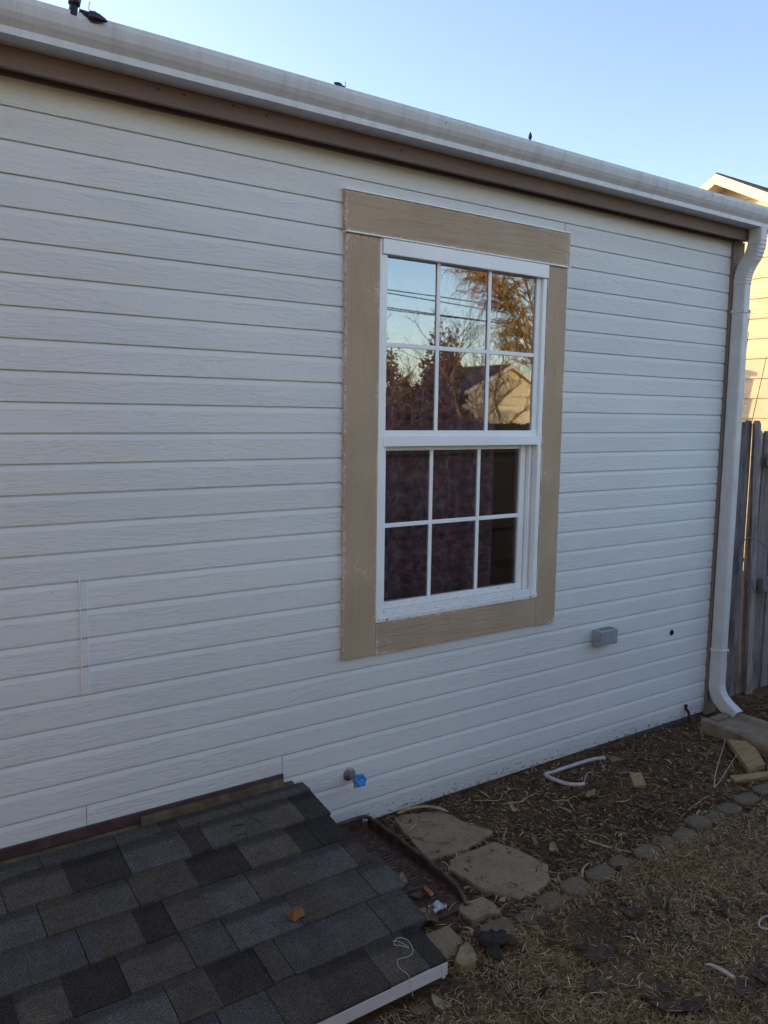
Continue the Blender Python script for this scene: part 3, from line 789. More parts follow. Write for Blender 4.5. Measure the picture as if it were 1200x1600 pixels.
slab('flagstone', [(2.082, -.034), (2.117, -.032), (2.302, -.094), (2.323, -.259), (2.375, -.371), (2.172, -.42), (1.993, -.399), (2.0, -.319), (2.023, -.247), (2.036, -.165)], -.004, -.05, 'flagstone', 'irregular tan flagstone nearest the wall beside the brown tray', 'flagstone', 'flagstones', seed=1)
slab('flagstone', [(2.055, -.454), (2.1, -.442), (2.312, -.447), (2.351, -.516), (2.374, -.70), (2.279, -.799), (2.189, -.805), (2.106, -.803), (2.031, -.676), (2.016, -.495)], -.004, -.05, 'flagstone', 'large rounded tan flagstone farther from the wall, by the edging stones', 'flagstone', 'flagstones', seed=2)
slab('paver', [(1.865, -.705), (2.002, -.722), (2.004, -.781), (1.987, -.836), (1.937, -.814), (1.868, -.811)], -.004, -.05, 'flagstone', 'small grey paver near the open end of the brown tray', 'paver', seed=3, jit=.006)
slab('paver', [(1.66, -.78), (1.776, -.788), (1.765, -.876), (1.69, -.93), (1.60, -.90)], -.002, -.06, 'flagstone', 'small grey paver half hidden under the roof corner', 'paver', seed=4, jit=.006)
tag(slab('yellow_stone', [(1.767, -.908), (1.745, -.975), (1.715, -1.004), (1.665, -.990), (1.660, -.962), (1.72, -.915)], .008, -.03, 'yellow_stone', 'pale yellow triangular stone beside the roof corner', 'stone', seed=6, jit=.004), 'pale yellow triangular stone beside the roof corner', 'stone')
edge_pts = [(1.914, -.899), (2.076, -.898), (2.198, -.884), (2.353, -.871), (2.507, -.867), (2.65, -.862), (2.793, -.871), (2.938, -.857), (3.059, -.857), (3.217, -.826), (3.344, -.821), (3.466, -.821), (3.606, -.822), (3.781, -.807), (3.93, -.80), (4.08, -.80)]
ordn = ['first', 'second', 'third', 'fourth', 'fifth', 'sixth', 'seventh', 'eighth', 'ninth', 'tenth', 'eleventh', 'twelfth', 'thirteenth', 'fourteenth', 'fifteenth', 'sixteenth']
for i, (x, y) in enumerate(edge_pts):
    rr = random.Random(50 + i)
    L = .062 + rr.uniform(-.006, .004); Wd = .043 + rr.uniform(-.004, .006); h = .018 + rr.uniform(-.006, .008)
    z0 = gh(x, y) - .05; zt = gh(x, y) + h
    Mx = T((x, y + .004, 0)) @ Matrix.Rotation(R(rr.uniform(-14, 14)), 4, 'Z') @ Matrix.Rotation(R(rr.uniform(-6, 6)), 4, 'X')
    ring = []
    for q in range(12):
        a = 2 * math.pi * q / 12; ca, sa = math.cos(a), math.sin(a)
        k_ = (abs(ca) ** 9 + abs(sa) ** 9) ** (-1 / 9)
        ring.append((L * ca * k_ * (1 + rr.uniform(-.05, .05)), Wd * sa * k_ * (1 + rr.uniform(-.06, .06))))
    V = [(u, v_, z0) for u, v_ in ring] + [(u, v_, zt - .010 + rr.uniform(-.002, .002)) for u, v_ in ring] + [(u * .93, v_ * .91, zt - .003 + rr.uniform(-.002, .002)) for u, v_ in ring] + [(u * .5, v_ * .5, zt + rr.uniform(-.001, .002)) for u, v_ in ring] + [(0, 0, zt + .001)]
    F = []
    for Lq in range(3): F += [(Lq * 12 + q, Lq * 12 + (q + 1) % 12, (Lq + 1) * 12 + (q + 1) % 12, (Lq + 1) * 12 + q) for q in range(12)]
    F += [(36 + q, 36 + (q + 1) % 12, 48) for q in range(12)]
    tag(MB().add([Mx @ Vector(p) for p in V], F).build('edging_stone', 'edger'), '%s brown edging stone of the garden border, counting from the shingled roof' % ordn[i], 'edging stone', 'edging stones of the border')

# splash block
sb = MB(); xa, xb, ya, yb = 4.235, 4.535, -.80, -.145
prof = lambda zt, zf: None
hb = .045
n = 9
V = []; F = []
for j, y in enumerate(np.linspace(yb, ya, n)):
    u = j / (n - 1); sp_ = .0 + .035 * u; zfl = .020 - .010 * u; zt = hb - .012 * u
    g_ = -.09
    row = [(xa - sp_, g_), (xa - sp_, zt - .006), (xa - sp_ + .008, zt), (xa - sp_ + .045, zt), (xa - sp_ + .065, zfl), (xb + sp_ - .065, zfl), (xb + sp_ - .045, zt), (xb + sp_ - .008, zt), (xb + sp_, zt - .006), (xb + sp_, g_)]
    V += [(p, y, q) for p, q in row]
for j in range(n - 1):
    for k_ in range(9): F.append((j * 10 + k_, j * 10 + k_ + 1, (j + 1) * 10 + k_ + 1, (j + 1) * 10 + k_))
F += [tuple(range(9, -1, -1)), tuple((n - 1) * 10 + k_ for k_ in range(10))]
sb.add(V, F)
sbo = tag(sb.build('splash_block', 'concrete'), 'concrete trough splash block under the white downspout', 'splash block')
MB().box((xa + .07, yb - .045, .0205), (xb - .07, yb - .001, .040)).build('back_lip', 'concrete', sbo, bevel=.004)

# ------------------------------------------------------------------ scrap wood, tube, twigs, leaves
def scrap(pts, z0, th, label, mat='cut_wood', name='scrap_board', tilt=None):
    mb = MB(); area = sum(pts[i][0] * pts[(i + 1) % len(pts)][1] - pts[(i + 1) % len(pts)][0] * pts[i][1] for i in range(len(pts)))
    if area < 0: pts = pts[::-1]
    n = len(pts); f = tilt or (lambda x, y: 0)
    V = [(x, y, z0 + f(x, y)) for x, y in pts] + [(x, y, z0 + th + f(x, y)) for x, y in pts]
    mb.add(V, [(i, (i + 1) % n, n + (i + 1) % n, n + i) for i in range(n)] + [tuple(range(n - 1, -1, -1)), tuple(range(n, 2 * n))])
    return tag(mb.build(name, mat, bevel=.0015), label, 'wood scrap', 'scraps of cut wood')
scrap([(4.150, -.372), (4.205, -.45), (4.165, -.53), (4.03, -.665), (3.905, -.648)], -.028, .030, 'angular offcut of tan wood leaning near the splash block', tilt=lambda x, y: max(0, (x - 3.9) * .06))
scrap([(3.785, -.620), (4.09, -.725), (4.06, -.775), (3.755, -.668)], -.036, .024, 'long flat tan lath below the angular wood offcut')
scrap([(3.361, -.321), (3.418, -.353), (3.321, -.456), (3.262, -.428)], -.03, .026, 'small square block of tan wood alone on the dirt')
scrap([(3.434, -.105), (3.517, -.092), (3.603, -.113), (3.545, -.20), (3.47, -.165), (3.40, -.185)], -.036, .010, 'broken flake of brown board by the foot of the wall', 'leaf_brown', 'board_flake', tilt=lambda x, y: .02 * math.sin(x * 17))
hp = [(3.4, -.12), (3.345, -.111), (3.263, -.102), (3.177, -.099), (3.099, -.092), (3.037, -.088), (2.988, -.098), (2.966, -.118), (2.962, -.148), (2.974, -.185), (3.004, -.226), (3.04, -.261), (3.073, -.277)]
hs = MB(); hs.tube(spline([(x, y, gh(x, y) + .014 + .006 * math.sin(i)) for i, (x, y) in enumerate(hp)], 5), .0098, 10)
ho = tag(hs.build('white_tube', 'hose_white', smooth=True), 'curved white plastic tube lying on the dirt by the wall', 'tube')
MB().tube(spline([(3.07, -.275, 0), (3.078, -.273, .012), (3.122, -.246, .02), (3.171, -.23, .01), (3.192, -.235, -.012)], 5), .0018, 5).build('loose_wire', 'string_white', ho)
MB().lathe([(.0098, -.004), (.0135, -.003), (.0135, .004), (.0098, .005)], 12, T((3.402, -.12, gh(3.4, -.12) + .014)) @ Matrix.Rotation(R(90), 4, 'Y')).build('collar', 'hose_white', ho)
def twig(pts, r, label, mat='twig_pale', cat='twig', name='twig', h=.006, branches=()):
    P = [(x, y, gh(x, y) + h + (z if True else 0)) for x, y, z in [(p + (0,))[:3] if len(p) == 2 else p for p in pts]]
    P = spline(P, 4); n = len(P)
    mb = MB().tube(P, [r * (1 - .55 * i / (n - 1)) for i in range(n)], 6)
    for bpts in branches:
        Q = spline([(x, y, gh(x, y) + h + z) for x, y, z in bpts], 4); m_ = len(Q); mb.tube(Q, [r * .7 * (1 - .6 * i / (m_ - 1)) for i in range(m_)], 5)
    return tag(mb.build(name, mat), label, cat, 'fallen twigs')
twig([(3.608, -.643), (3.70, -.59, .03), (3.80, -.545, .07), (3.90, -.50, .10), (3.98, -.46, .11)], .0035, 'pale twig standing up in front of the angular wood offcut, left of a forked pair')
twig([(3.615, -.645), (3.69, -.63, .02), (3.80, -.60, .055), (3.90, -.57, .07), (3.97, -.545, .07)], .0032, 'pale twig standing up in front of the angular wood offcut, right of a forked pair')
twig([(3.489, -.683), (3.40, -.700), (3.30, -.715), (3.204, -.74)], .0034, 'straight pale twig on the dirt above the edging stones')
twig([(2.665, -.659), (2.70, -.745), (2.735, -.829)], .006, 'straight pale stick lying across the bed near the edging stones', name='stick')
twig([(2.82, -.30), (2.87, -.345, .01), (2.85, -.40), (2.83, -.44)], .003, 'crooked pale twig on the dirt in front of the white tube', branches=[[(2.87, -.345, .01), (2.93, -.345, .015), (2.95, -.36, 0)]])
twig([(2.60, -.20), (2.68, -.235, .01), (2.74, -.225, .015), (2.80, -.215, .01)], .0028, 'thin curved twig between the flagstone and the white tube')
twig([(2.505, -.10), (2.55, -.16, .012), (2.60, -.17, .006), (2.66, -.13, .01)], .0026, 'thin bent twig by the wall beyond the flagstone')
twig([(2.43, -.83), (2.47, -.80, .008), (2.52, -.785, .004)], .006, 'short splinter of wood at the edge of the large flagstone', name='stick')
twig([(3.56, -.93), (3.50, -1.02, .015), (3.46, -1.12, .005)], .0035, 'dark twig lying across the border at the right', 'twig_dark')
twig([(3.05, -.46), (3.10, -.50, .006), (3.15, -.50, .004)], .0035, 'short pale splinter below the small wood block')
bk = spline([(2.095, -.040, .012), (2.16, -.040, .016), (2.23, -.060, .016), (2.28, -.10, .012), (2.30, -.15, .008)], 5)
tag(MB().tube(bk, [.006, .008] + [.010] * (len(bk) - 4) + [.007, .004], 7, flat=.55).build('bark_strip', 'bark_pale'), 'pale curved strip of bark on the flagstone nearest the wall', 'bark')
for (x, y, a, L, lab) in ((2.165, -.150, -25, .05, 'thin straw splinter on the flagstone near the bark strip'), (2.075, -.175, 30, .07, 'pale wood splinter on the left edge of the flagstone by the tray'), (2.11, -.335, -18, .055, 'thin straw splinter at the middle of the flagstone by the wall')):
    d = Vector((math.cos(R(a)), math.sin(R(a)), 0)) * L / 2; c0 = Vector((x, y, .0085))
    tag(MB().tube([c0 - d, c0, c0 + d], [.0018, .0026, .0015], 5).build('splinter', 'twig_pale'), lab, 'splinter')
# curled dark leaf or strip leaning on the wall corner
cl = spline([(4.30, -.030, gh(4.3, -.03) + .004), (4.292, -.022, .03), (4.275, -.014, .06), (4.272, -.012, .085)], 5)
tag(MB().tube(cl, [.012 + .003 * math.sin(i) for i in range(len(cl))], 6, flat=.25).build('curled_strip', 'leaf_dark'), 'dark curled strip leaning on the wall near the downspout', 'strip')
# things in the tray
tag(MB().prism([(1.70, -.69), (1.745, -.70), (1.765, -.675), (1.72, -.665)], .0035, .012).build('pale_chip', 'leaf_tan'), 'pale flat chip at the near end of the brown tray', 'chip')
def leaf(x, y, z, L, Wd, yaw, curl, mat, label, group=None, name='leaf', roll=0):
    mb = MB(); nU, nV = 8, 4; V = []
    M = T((x, y, z)) @ Matrix.Rotation(R(yaw), 4, 'Z') @ Matrix.Rotation(R(roll), 4, 'X')
    for layer in (0, .0012):
        for i in range(nU + 1):
            u = i / nU; wv = Wd * math.sin(math.pi * (.04 + .92 * u)) ** .8 * (1 + .12 * math.sin(u * 21))
            for j in range(nV + 1):
                s_ = j / nV - .5
                V.append(M @ Vector(((u - .5) * L, s_ * wv, curl * ((u - .5) ** 2 * 2.2 * L + abs(s_) * wv * .9) + .003 * math.sin(u * 13 + s_ * 9) + layer)))
    k_ = (nU + 1) * (nV + 1); F = []
    for i in range(nU):
        for j in range(nV):
            q = (i * (nV + 1) + j, (i + 1) * (nV + 1) + j, (i + 1) * (nV + 1) + j + 1, i * (nV + 1) + j + 1)
            F.append(q[::-1]); F.append(tuple(p + k_ for p in q))
    mb.add(V, F); return tag(mb.build(name, mat, smooth=True), label, 'leaf', group)
leaf(1.790, -.495, .006, .075, .035, 60, .5, 'leaf_tan', 'pale crumpled leaf inside the brown tray')
leaf(1.790, -.605, .010, .12, .04, 15, .4, 'leaf_dark', 'long dark leaf at the open end of the tray, under the foil')
tag(MB().box((-.009, -.022, 0), (.009, .022, .006), T((1.822, -.612, .020)) @ Matrix.Rotation(R(35), 4, 'X') @ Matrix.Rotation(R(20), 4, 'Z')).build('yellow_chip', 'orange_wood'), 'small yellow-orange chip propped in the end of the tray', 'chip')
fo = MB(); rr = random.Random(9); V = []; 
for j in range(6):
    for i in range(6):
        V.append((1.795 + (i - 2.5) * .011 + rr.uniform(-.004, .004), -.700 + (j - 2.5) * .009 + rr.uniform(-.003, .003), .018 + rr.uniform(-.008, .010)))
fo.add(V, [(j * 6 + i, j * 6 + i + 1, (j + 1) * 6 + i + 1, (j + 1) * 6 + i) for j in range(5) for i in range(5)])
foo = fo.build('foil_scrap', 'foil'); md = foo.modifiers.new('s', 'SOLIDIFY'); md.thickness = .001
tag(foo, 'crumpled scrap of shiny silver foil by the end of the tray', 'foil')
# dark bundle with red ends (a discarded glove)
gl_ = tag(empty('work_glove', (1.84, -.97, 0)), 'crumpled black glove with red cuff lying in the dead grass', 'glove')
mb = MB(); gp = spline([(1.790, -.935, .018), (1.815, -.955, .030), (1.845, -.975, .032), (1.872, -.995, .024)], 5)
mb.tube(gp, [.018, .024, .030] + [.034 + .004 * math.sin(i * 1.7) for i in range(len(gp) - 5)] + [.028, .018], 12, flat=.72)
for q in range(4):
    a = Vector((1.800 - q * .004 + .01 * q, -.968 - .010 * q, .022)); mb.tube([a + Vector((.02, .012, .004)), a, a + Vector((-.018, -.022, -.008)), a + Vector((-.024, -.040, -.014))], [.010, .0105, .0095, .006], 8)
mb.v = [(p[0] + .010 * mnoise.noise((p[0] * 55, p[1] * 55, p[2] * 55)), p[1] + .010 * mnoise.noise((p[1] * 55, p[2] * 55, 7)), p[2] * .8 + .009 * mnoise.noise((p[0] * 60, p[1] * 60, 3))) for p in mb.v]
mb.build('palm', 'glove_black', gl_, smooth=True)
MB().tube(spline([(1.866, -.992, .022), (1.880, -1.002, .022), (1.894, -1.010, .016)], 4), [.022, .024, .026, .024, .025, .022, .021, .018, .014], 10, flat=.6).build('cuff', 'glove_red', gl_, smooth=True)
MB().tube(spline([(1.800, -.915, .012), (1.818, -.900, .016), (1.838, -.893, .008)], 4), [.010, .013, .015, .016, .016, .015, .014, .012, .008], 8, flat=.5).build('liner', 'glove_red', gl_, smooth=True)
# dark fallen leaves on the lawn
dl = [(2.527, -1.096, .13, .05, 60, 'curved dark leaf like a hook on the dead grass'), (2.682, -1.276, .09, .05, 20, 'dark leaf on the right of the lawn below the hook-shaped leaf'),
      (2.38, -1.12, .10, .06, -20, 'dark crumpled leaf in the middle of the lawn left of the hook-shaped leaf'), (2.104, -1.19, .12, .06, -15, 'wide dark leaf on the lawn right of the red-cuffed glove'),
      (2.312, -1.17, .08, .05, 40, 'small dark leaf on the lawn above the white stick'), (2.109, -1.50, .19, .07, -25, 'largest dark leaf at the bottom edge of the lawn'),
      (2.075, -1.405, .10, .05, -60, 'dark leaf above left of the largest bottom leaf'), (2.150, -1.425, .09, .045, 80, 'narrow upright dark leaf above the largest bottom leaf'),
      (2.35, -1.575, .11, .06, 10, 'dark leaf just beyond the tip of the white stick'), (2.095, -1.130, .07, .04, 10, 'small dark leaf near the wide leaf right of the glove'),
      (2.086, -.966, .07, .045, 100, 'dark leaf against the border right of the glove'), (2.46, -1.57, .10, .07, 50, 'broad brown-black leaf at the right edge of the lawn'),
      (1.97, -1.28, .08, .05, 30, 'dark leaf on the lawn in front of the glove')]
for i, (x, y, L, Wd, yw, lab) in enumerate(dl):
    leaf(x, y, gh(x, y) + .017, L, Wd, yw, .12 + .16 * (i % 3) / 2, 'leaf_dark', lab, 'dark fallen leaves', roll=(i * 37 % 30) - 15)
for i, (x, y, L, mt, lab) in enumerate([(2.986, -.38, .10, 'leaf_tan', 'pale curled leaf in front of the white tube'), (2.464, -.647, .075, 'leaf_tan', 'pale folded leaf right of the large flagstone'), (2.58, -.30, .07, 'leaf_tan', 'pale pointed leaf on the dirt beyond the flagstones'),
        (3.10, -.62, .07, 'leaf_brown', 'brown leaf on the bare dirt behind the edging stones'), (2.72, -.52, .06, 'leaf_brown', 'small brown leaf on the dirt near the straight stick'), (1.74, -.735, .10, 'leaf_brown', 'reddish brown leaf between the tray end and the roof'),
        (1.50, -1.09, .08, 'leaf_tan', 'tan leaf below the white drip edge'), (1.43, -1.075, .07, 'leaf_brown', 'brown leaf tucked under the drip edge')]):
    leaf(x, y, gh(x, y) + .012, L, L * .5, i * 47, .6, mt, lab, 'brown and tan leaves', roll=(i * 29 % 24) - 12)
# white stick and white loop on the lawn
wsP = [(2.315, -1.452, .028), (2.325, -1.470, .031), (2.332, -1.51, .031), (2.336, -1.545, .026)]
tag(MB().tube(wsP, [.0015, .0055, .006, .0055], 8).build('white_stick', 'string_white'), 'short white pointed stick lying on the dead grass', 'stick')
lp = [(2.703 + .036 * math.cos(a) * 1.2, -1.455 + .036 * math.sin(a), .026 + .006 * math.sin(2 * a)) for a in np.linspace(.6, 6.2, 22)]
tag(MB().tube(lp, .0035, 8).build('white_loop', 'string_white'), 'white loop of thin tubing at the right edge of the lawn', 'loop')

# ------------------------------------------------------------------ loose ground cover (nobody could count it)
STONES = ((2.17, -.23, .15, .16), (2.20, -.62, .16, .16))
def stone_z(x, y):
    if TX0 < x < 1.945 and y > TY0: return -.002
    for cx, cy, rx, ry in STONES:
        if ((x - cx) / rx) ** 2 + ((y - cy) / ry) ** 2 < 1: return -.001
    return gh(x, y)
def straw(n, xr, yr, keep, Lr, wid, cols, lift, seed, name, label, flat=.35, mat='dead_grass'):
    rg = np.random.default_rng(seed); V = []; C = []; F = []
    px = rg.uniform(*xr, n); py = rg.uniform(*yr, n)
    for x, y in zip(px, py):
        if not keep(x, y): continue
        z = stone_z(x, y) + rg.uniform(-.002, lift)
        L = rg.uniform(*Lr) * (1 + (rg.random() < .12) * rg.uniform(.2, 1.2)); a = rg.uniform(0, 2 * math.pi); e = abs(rg.normal(0, flat)); cu = rg.normal(0, .55)
        w_ = wid * rg.uniform(.45, 1.5)
        c = np.array(cols[rg.integers(len(cols))]) * rg.uniform(.55, 1.35)
        p = np.array([x, y, z]); o = len(V); ce, se = math.cos(e), math.sin(e)
        for s_ in range(4):
            wv = w_ * (1 - .85 * (s_ / 3) ** 2)
            nrm = np.array([-math.sin(a), math.cos(a), rg.uniform(-.3, .3)]) * wv / 2
            V.append(p - nrm); V.append(p + nrm); C.append(c); C.append(c)
            st_ = L / 3
            p = p + np.array([math.cos(a) * ce, math.sin(a) * ce, se]) * st_
            a += cu * .45; e -= .35; ce, se = math.cos(e), math.sin(e)
            if p[2] < z: p[2] = z + .001
        for s_ in range(3): F.append((o + 2 * s_, o + 2 * s_ + 1, o + 2 * s_ + 3, o + 2 * s_ + 2))
    o = rawmesh(name, V, F, mat, np.array(C)); o['kind'] = 'stuff'; o['label'] = label
    o['category'] = 'grass' if mat == 'dead_grass' else 'litter'
    return o
STRAW = [(.32, .21, .10), (.40, .27, .14), (.22, .14, .068), (.14, .088, .045), (.60, .44, .27), (.28, .165, .062), (.19, .115, .058), (.40, .26, .125)]
def lawn_keep(x, y):
    e = -.915 + .05 * max(0, min(1, (x - 2.7) / .6)) + .03 * mnoise.noise((x * 6, y * 6, 0))
    if y > e and not (y > e - .0): return False
    if x < 1.62 and y > -1.03: return False
    d = mnoise.noise((x * 3.1, y * 3.1, 9.3)) * .5 + mnoise.noise((x * 9, y * 9, 3.3)) * .35
    return random.random() < .58 + 1.25 * d
straw(95000, (1.30, 3.9), (-1.95, -.885), lawn_keep, (.012, .044), .0020, STRAW, .022, 3, 'dead_grass', 'matted straw coloured dead grass of the lawn', .40)
straw(22000, (-.2, 6.0), (-3.6, -.90), lambda x, y: not (1.3 < x < 3.9 and y > -1.95) and lawn_keep(x, y), (.03, .085), .004, STRAW, .022, 4, 'dead_grass', 'matted straw coloured dead grass around the lawn in view', .45)
DARKL = [(.10, .058, .030), (.17, .098, .048), (.05, .032, .02), (.25, .15, .068), (.15, .07, .042), (.09, .055, .034), (.08, .06, .04), (.14, .09, .05), (.05, .035, .024), (.34, .255, .155)]
def bed_keep(x, y):
    if TX0 - .05 < x < 1.945 and y > -.76: return False
    for cx, cy, rx, ry in STONES:
        q = ((x - cx) / rx) ** 2 + ((y - cy) / ry) ** 2
        if q < 1.0 and random.random() > (.012 if q < .6 else .09): return False
    if 4.2 < x < 4.57 and -.8 < y < -.14: return False
    return y < -.012
straw(24000, (1.6, 5.2), (-.90, -.005), bed_keep, (.008, .034), .0065, DARKL, .008, 5, 'bark_litter', 'bark chips and leaf crumbs covering the dirt bed', .30, 'litter')
straw(2600, (1.7, 5.2), (-.92, -.03), bed_keep, (.03, .08), .0022, STRAW, .012, 6, 'straw_litter', 'scattered straw on the dirt bed', .3)
straw(420, (1.62, 1.92), (-.73, -.04), lambda x, y: True, (.008, .05), .0025, DARKL + STRAW, .006, 12, 'straw_litter', 'straw and crumbs in the brown tray', .2)
LEAFC = [(.12, .055, .034), (.17, .085, .045), (.085, .06, .045), (.22, .15, .085), (.07, .045, .035), (.28, .20, .12)]
straw(1100, (1.7, 5.2), (-.95, -.02), bed_keep, (.016, .042), .018, LEAFC, .012, 13, 'leaf_litter', 'broken fallen leaves on the dirt bed', .5, 'litter')
straw(420, (1.3, 3.6), (-1.9, -.92), lawn_keep, (.018, .05), .02, [(.07, .048, .038), (.10, .065, .045), (.16, .105, .06), (.05, .038, .034)], .022, 14, 'leaf_litter', 'broken dark leaves caught in the dead grass', .5, 'litter')
# fringe of grass around the stones
straw(2600, (1.85, 4.1), (-.97, -.80), lambda x, y: abs(y + .86) > .055, (.02, .05), .0022, STRAW, .02, 8, 'dead_grass', 'dead grass growing round the edging stones', .8)

# ------------------------------------------------------------------ wooden fence
fe = tag(empty('wooden_fence', (5.5, .06, 0)), 'weathered grey wooden picket fence beyond the downspout', 'fence')
def picket(x0, x1, y, zt, lean=0.0, y_lean=0.0, th=.018, ear=.022):
    mb = MB(); zb = -.10
    V = []
    for yy in (y, y + th):
        for (x, z) in ((x0, zb), (x1, zb), (x1, zt - ear), (x1 - ear * .8, zt), (x0 + ear * .8, zt), (x0, zt - ear)):
            V.append((x + lean * z, yy + y_lean * z, z))
    n = 6
    mb.add(V, [tuple(range(n)), tuple(range(2 * n - 1, n - 1, -1))] + [((i + 1) % n, i, n + i, n + (i + 1) % n) for i in range(n)])
    return mb.build('picket', 'old_fence', fe, bevel=.0015)
picket(4.600, 4.786, .104, 1.80, .0)
picket(4.790, 4.930, .10, 1.79, .003)
picket(4.935, 5.000, .112, 1.80, -.0)
picket(4.948 + .13, 5.030 + .12, .075, 1.80, -.062, 0.0)
picket(5.045, 5.145, .118, 1.735)
x = 5.17
rr = random.Random(3)
while x < 8.6:
    w_ = .135 + rr.uniform(-.01, .01); picket(x, x + w_, .118 + rr.uniform(0, .006), 1.74 + rr.uniform(-.03, .03), rr.uniform(-.004, .004)); x += w_ + rr.uniform(.006, .03)
for z in (.72, 1.55):
    MB().box((5.115, .028, z - .045), (8.6, .066, z + .045)).build('rail', 'old_fence', fe, bevel=.003)
for x in (6.3, 8.55):
    MB().box((x, .067, -.3), (x + .09, .117, 1.60)).build('post', 'old_fence', fe, bevel=.003)
fc = spline([(4.905, .085, .985), (4.925, .07, 1.03), (4.985, .055, 1.045), (5.05, .04, 1.02), (5.12, .02, .97), (5.25, .02, .955)], 6)
tag(MB().tube(fc, .004, 6).build('cable', 'cable_grey'), 'grey cable tied to the fence board and arching right', 'cable', 'cables on the fence')
fc = spline([(4.905, .080, .98), (4.93, .06, .88), (4.98, .045, .77), (5.05, .035, .66), (5.15, .02, .60), (5.28, .02, .59)], 6)
tag(MB().tube(fc, .004, 6).build('cable', 'cable_grey'), 'grey cable hanging down and sagging across the fence boards', 'cable', 'cables on the fence')
# fence added behind the camera to keep sky light off the lower wall
fe2 = tag(empty('wooden_fence', (6.0, -4.7, 0)), 'dark brown wooden fence added behind the camera to shade the lower wall, mirrored darkly in the lower panes', 'fence')
x = 2.7; rr = random.Random(8); fe_keep = fe; fe = fe2
while x < 10.0:
    w_ = .138 + rr.uniform(-.006, .006); picket(x, x + w_, -4.70 + rr.uniform(0, .006), 1.72 + rr.uniform(-.02, .02)); x += w_ + rr.uniform(.002, .008)
for z in (.45, 1.40): MB().box((2.7, -4.661, z - .045), (10.0, -4.623, z + .045)).build('rail', 'pole_wood', fe2)
for xp in (2.75, 5.1, 7.5, 9.9): MB().box((xp, -4.79, -.3), (xp + .09, -4.702, 1.70)).build('post', 'pole_wood', fe2)
for ch in fe2.children: ch.data.materials[0] = MATS['pole_wood']
fe = fe_keep
# narrow shed added out of view, only to shadow the cream gable wall
shd = tag(empty('shadow_shed', (8.8, 4.8, 0)), 'narrow unseen wooden shed added between the two houses to shade the cream wall', 'shed')
MB().box((8.5, 4.17, -.05), (9.1, 5.4, 2.68)).build('wall', 'old_fence', shd, bevel=.03)
MB().box((8.47, 4.16, 2.681), (9.13, 5.43, 2.74)).build('roof', 'roof_grey', shd, bevel=.02)
MB().box((8.475, 4.45, .02), (8.499, 5.1, 1.95)).build('door', 'old_fence', shd, bevel=.004)
# dry creeper twigs beyond the fence top
sh = tag(empty('bare_shrub', (5.6, .9, 0)), 'thin bare twigs rising behind the wooden fence', 'shrub')
mb = MB()
for (a, bq, r_) in (((5.45, .55, 0), (5.72, .62, 2.45), .006), ((5.44, .57, 0), (5.85, .70, 2.6), .007), ((5.5, .6, 0), (6.2, .75, 2.3), .006), ((5.42, .52, 0), (5.3, .5, 1.5), .004)):
    a, bq = Vector(a), Vector(bq); mid = a.lerp(bq, .5) + Vector((-.05, .02, 0))
    mb.tube(spline([a, mid, bq], 6), [r_ * (1 - .6 * i / 12) for i in range(13)], 5)
mb.build('stem', 'twig_dark', sh)

# ------------------------------------------------------------------ foliage helpers and trees
def leafcloud(name, blobs, n, size, cols, parent, seed, mat='foliage'):
    rg = np.random.default_rng(seed); V = []; C = []; F = []
    tot = sum(b_[1][0] * b_[1][1] * b_[1][2] for b_ in blobs)
    for c, r in blobs:
        m_ = int(n * r[0] * r[1] * r[2] / tot)
        d = rg.normal(size=(m_, 3)); d /= np.linalg.norm(d, axis=1)[:, None]
        rad = rg.uniform(.35, 1.0, m_) ** .5
        p = np.array(c) + d * rad[:, None] * np.array(r) * (1 + .22 * np.sin(d[:, :1] * 7 + d[:, 2:] * 9))
        for q in p:
            a = rg.normal(size=3); a /= np.linalg.norm(a); b_ = np.cross(a, rg.normal(size=3)); b_ /= np.linalg.norm(b_)
            s_ = size * rg.uniform(.6, 1.5); o = len(V)
            V += [q - a * s_, q + b_ * s_ * .45, q + a * s_, q - b_ * s_ * .45]
            cc = np.array(cols[rg.integers(len(cols))]) * rg.uniform(.6, 1.4); C += [cc] * 4; F.append((o, o + 1, o + 2, o + 3))
    return rawmesh(name, V, F, mat, np.array(C), parent)
def bare_tree(x, y, h, label, seed, mat='tree_bark', spread=.55, droop=0.0, depth=6, twigs=3, r0=None):
    rr = random.Random(seed); e = tag(empty('bare_tree', (x, y, 0)), label, 'tree', 'bare trees across the yards')
    trunk = MB(); crown = MB(); r0 = r0 or h * .022
    def grow(p, d, L, r, lev, mb):
        n = 3; pts = [p]; q = p
        for i in range(n):
            d = (d + Vector((rr.uniform(-.16, .16), rr.uniform(-.16, .16), rr.uniform(-.06, .10) - droop * (lev / depth) ** 2))).normalized()
            q = q + d * L / n; pts.append(q)
        mb.tube(pts, [r * (1 - .35 * i / n) for i in range(n + 1)], 6 if lev < 2 else (4 if lev < 4 else 3), cap=False)
        if lev >= depth: return
        k_ = 2 + (rr.random() < .6) if lev < depth - 1 else twigs
        for i in range(k_):
            ax = Vector((rr.uniform(-1, 1), rr.uniform(-1, 1), rr.uniform(-.3, .5))).normalized()
            nd = (d + ax * spread * rr.uniform(.7, 1.5)).normalized()
            at = pts[-1] if i == 0 else pts[rr.choice([2, 3])]
            grow(at, nd, L * rr.uniform(.62, .84), r * .60, lev + 1, crown)
    grow(Vector((x, y, -.1)), Vector((0, 0, 1)), h * .27, r0, 0, trunk)
    trunk.build('trunk', mat, e); crown.build('crown', mat, e)
    return e
